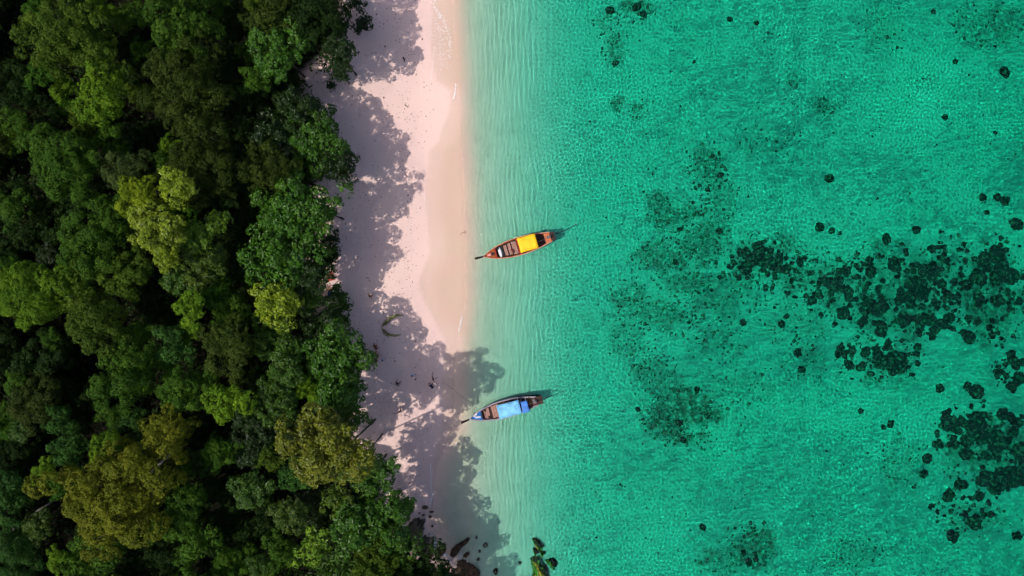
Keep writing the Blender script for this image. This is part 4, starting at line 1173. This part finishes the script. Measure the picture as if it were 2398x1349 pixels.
frond([(896, 766), (904, 756), (916, 744), (930, 737), (946, 738)], 'upper fallen palm frond curving to the right on the sand', -1, .42)
frond([(897, 767), (902, 776), (912, 784), (926, 786), (940, 783)], 'lower fallen palm frond curving to the right on the sand', 1, .32)

# driftwood pieces one can pick out, and the countless small litter
def stick(pts, r, label):
    o0 = W(*pts[0]); z0 = hz(*o0); s_ = MB()
    s_.tube([(W(*p)[0] - o0[0], W(*p)[1] - o0[1], hz(*W(*p)) - z0 + r) for p in pts], [r * f for f in np.linspace(1, .5, len(pts))], 6)
    tag(s_.build('driftwood', M_INNER, None, True, loc=(o0[0], o0[1], z0)), label, 'driftwood', 'driftwood on the beach')
stick([(945, 136), (948, 142), (948, 147)], .09, 'short dark driftwood in the topmost tree shadow')
stick([(949, 247), (953, 250), (958, 253)], .05, 'thin slanting stick on the sunlit sand')
stick([(957, 457), (957, 461)], .08, 'short upright stick in the widest shadow lobe')
stick([(905, 112), (903, 115)], .10, 'dark stump of wood in the upper shade')
stick([(885, 38), (883, 41)], .08, 'small dark stick nearest the top edge')
stick([(989, 92), (990, 95)], .08, 'lone dark bit of wood on the upper sunlit sand')
stick([(973, 798), (975, 801)], .07, 'small dark stick below the palm fronds')
stick([(900, 231), (902, 233)], .08, 'small dark lump of wood on the shadow rim')

rng = np.random.default_rng(9); V = []; F = []; k = 0
def litter(px, py, l):
    global k
    x, y = W(px, py); z = hz(x, y); a = rng.uniform(0, 6.28); w = l * rng.uniform(.2, .6)
    ca, sa = math.cos(a) * l / 2, math.sin(a) * l / 2; cb, sb = -math.sin(a) * w / 2, math.cos(a) * w / 2
    V.extend([(x - ca, y - sa, z + .01), (x + cb, y + sb, z + .04), (x + ca, y + sa, z + .015), (x - cb, y - sb, z + .035)]); F.append((k, k + 3, k + 2, k + 1)); k += 4
for q in range(1500):
    py = rng.uniform(-20, 1250); fx = np.interp(py, [p[1] for p in FOREST], [p[0] for p in FOREST]); wxp = np.interp(py, [p[1] for p in WETLINE], [p[0] for p in WETLINE])
    t = rng.random() ** 1.6
    litter(fx - 10 + t * (wxp - fx - 10), py, rng.uniform(.06, .22))
for q in range(260): py = rng.uniform(0, 700); litter(np.interp(py, [0, 300, 500, 700], [935, 955, 960, 965]) + rng.normal(0, 12), py, rng.uniform(.05, .2))
lt = obj('leaf_litter', np_mesh('leaf_litter', V, F, False, [mat('leaf_litter', (0.07, 0.05, 0.035), .9, .5, .8)]))
tag(lt, 'scattered dead leaves and twigs on the sand', 'leaf litter', kind='stuff')

# foam lines where the swash dies out
V = []; F = []; k = 0
def foam_line(pts, n, sp, r0, r1):
    global k
    P = np.array(pts, float); L_ = np.concatenate([[0], np.cumsum(np.hypot(*np.diff(P, axis=0).T))])
    for q in range(n):
        s_ = rng.uniform(0, L_[-1]); px = np.interp(s_, L_, P[:, 0]) + rng.normal(0, sp); py = np.interp(s_, L_, P[:, 1]) + rng.normal(0, sp)
        x, y = W(px, py); z = max(hz(x, y), 0) + .03; r = rng.uniform(r0, r1); a0 = rng.uniform(0, 6.28)
        for j in range(6): V.append((x + r * math.cos(a0 + j * 1.047) * rng.uniform(.5, 1.2), y + 1.4 * r * math.sin(a0 + j * 1.047) * rng.uniform(.5, 1.2), z))
        V.append((x, y, z + .02))
        for j in range(6): F.append((k + j, k + (j + 1) % 6, k + 6))
        k += 7
foam_line([(1020, -5), (1017, 12), (1022, 26), (1032, 38), (1040, 55), (1048, 72), (1053, 92), (1054, 112), (1052, 135)], 190, 2.6, .012, .05)
foam_line([(1012, 25), (1009, 60), (1012, 90), (1018, 112), (1013, 150), (1010, 190)], 160, 1.2, .01, .03)
foam_line([(1025, 40), (1032, 80), (1035, 130), (1038, 160)], 500, 9, .01, .035)
foam_line([(1008, 1085), (1010, 1110), (1009, 1135), (1013, 1160), (1006, 1185)], 420, .5, .012, .035)
foam_line([(1082, 740), (1079, 755), (1073, 778)], 120, .8, .012, .04)
foam_line([(1068, 195), (1066, 215), (1062, 232)], 120, 1.0, .012, .04)
foam_line([(995, 430), (994, 450), (996, 500), (1002, 560), (1004, 590)], 160, .4, .008, .02)
foam_line([(1006, 1250), (1018, 1265), (1018, 1285), (1024, 1290), (1045, 1300)], 360, 2.5, .012, .05)
foam_line([(1075, 1300), (1085, 1315), (1090, 1330), (1050, 1310)], 300, 6, .012, .05)
foam_line([(1040, 1190), (1075, 1200), (1080, 1225), (1050, 1250)], 300, 10, .008, .03)
foam_line([(1020, 1160), (1030, 1180), (1060, 1230)], 200, 12, .008, .025)
fo = obj('sea_foam', np_mesh('sea_foam', V, F, True, [mat('sea_foam', (0.80, 0.80, 0.82), .6)]))
tag(fo, 'thin white foam lines along the water edge', 'foam', kind='stuff')

# shrubs and sprigs leaning out over the sand, dead trunk in the wood
SH = [make_crown(s, 1.0, 7, .36, .55, .30, 10, .26, .3, M_GLOSS, .6, .4) for s in (71, 72, 73)]
for k, (px, py, r, col, lb) in enumerate([(850, 62, 26, 'dark', 'leafy sprig overhanging the sand at the top'), (838, 10, 22, 'dark', 'small shrub at the top edge of the beach'),
        (782, 207, 14, 'dark', 'tiny shrub alone on the sand below the upper trees'), (805, 178, 20, 'dark', 'low dark shrub below the overhanging sprig'),
        (796, 690, 24, 'green', 'loose shrub leaning over the sand below the seated person'), (812, 716, 18, 'green', 'outermost shrub sprig right of the blue towel'),
        (792, 735, 26, 'green', 'shrub between the sprigs and the big glossy tree'), (815, 750, 15, 'green', 'thin sprig just above the big glossy tree'),
        (822, 1000, 20, 'olive', 'small olive shrub at the sand beside the golden tree'), (780, 560, 22, 'dark', 'dark shrub at the beach edge above the red blanket'),
        (788, 595, 18, 'dark', 'low shrub just above the red blanket'), (955, 1185, 20, 'green', 'leafy sprig nearest the small shore rocks')]):
    cm, lm, R, z0 = SH[k % 3]; h = 1.6; rw = r * MPP; x, y = W(px, py, h); zb = hz(x, y)
    t = empty('beach_shrub', (x, y, zb)); tag(t, lb, 'shrub', 'shrubs at the edge of the beach'); a = k * 1.3
    st = MB()
    for q in range(4): st.tube([(-.5 * rw - .2, -.1, -.05), (-.2, .1 * q, h * .5), (rw * .8 * math.cos(q * 1.6), rw * .8 * math.sin(q * 1.6), h * (.9 + .1 * q))], [.035, .025, .008], 5)
    st.build('stem', M_BARK, t, True)
    c = obj('foliage', cm, t, (0, 0, h), (0, 0, a), (rw, rw, rw)); c.color = (*LEAFCOL[col], 1)
for pts, r, lb in (([(18, 1248, 8), (55, 1222, 9), (90, 1195, 9.5), (128, 1172, 9)], .16, 'long pale dead trunk slanting through the lower left gap'), ([(352, 1108, 14), (365, 1096, 14.5), (382, 1078, 14.5), (415, 1052, 13)], .14, 'pale dead limb showing right of the big golden tree')):
    P = [Vector((*W(a, b_, z_), z_)) for a, b_, z_ in pts]; base = Vector((P[0].x - 1, P[0].y - 1, hz(P[0].x - 1, P[0].y - 1)))
    s_ = MB(); s_.tube([(0, 0, -.1)] + [tuple(p - base) for p in P], [r * 1.3, r, r * .9, r * .8, r * .5], 8)
    tag(s_.build('dead_trunk', M_DEAD, None, True, loc=tuple(base)), lb, 'dead tree')
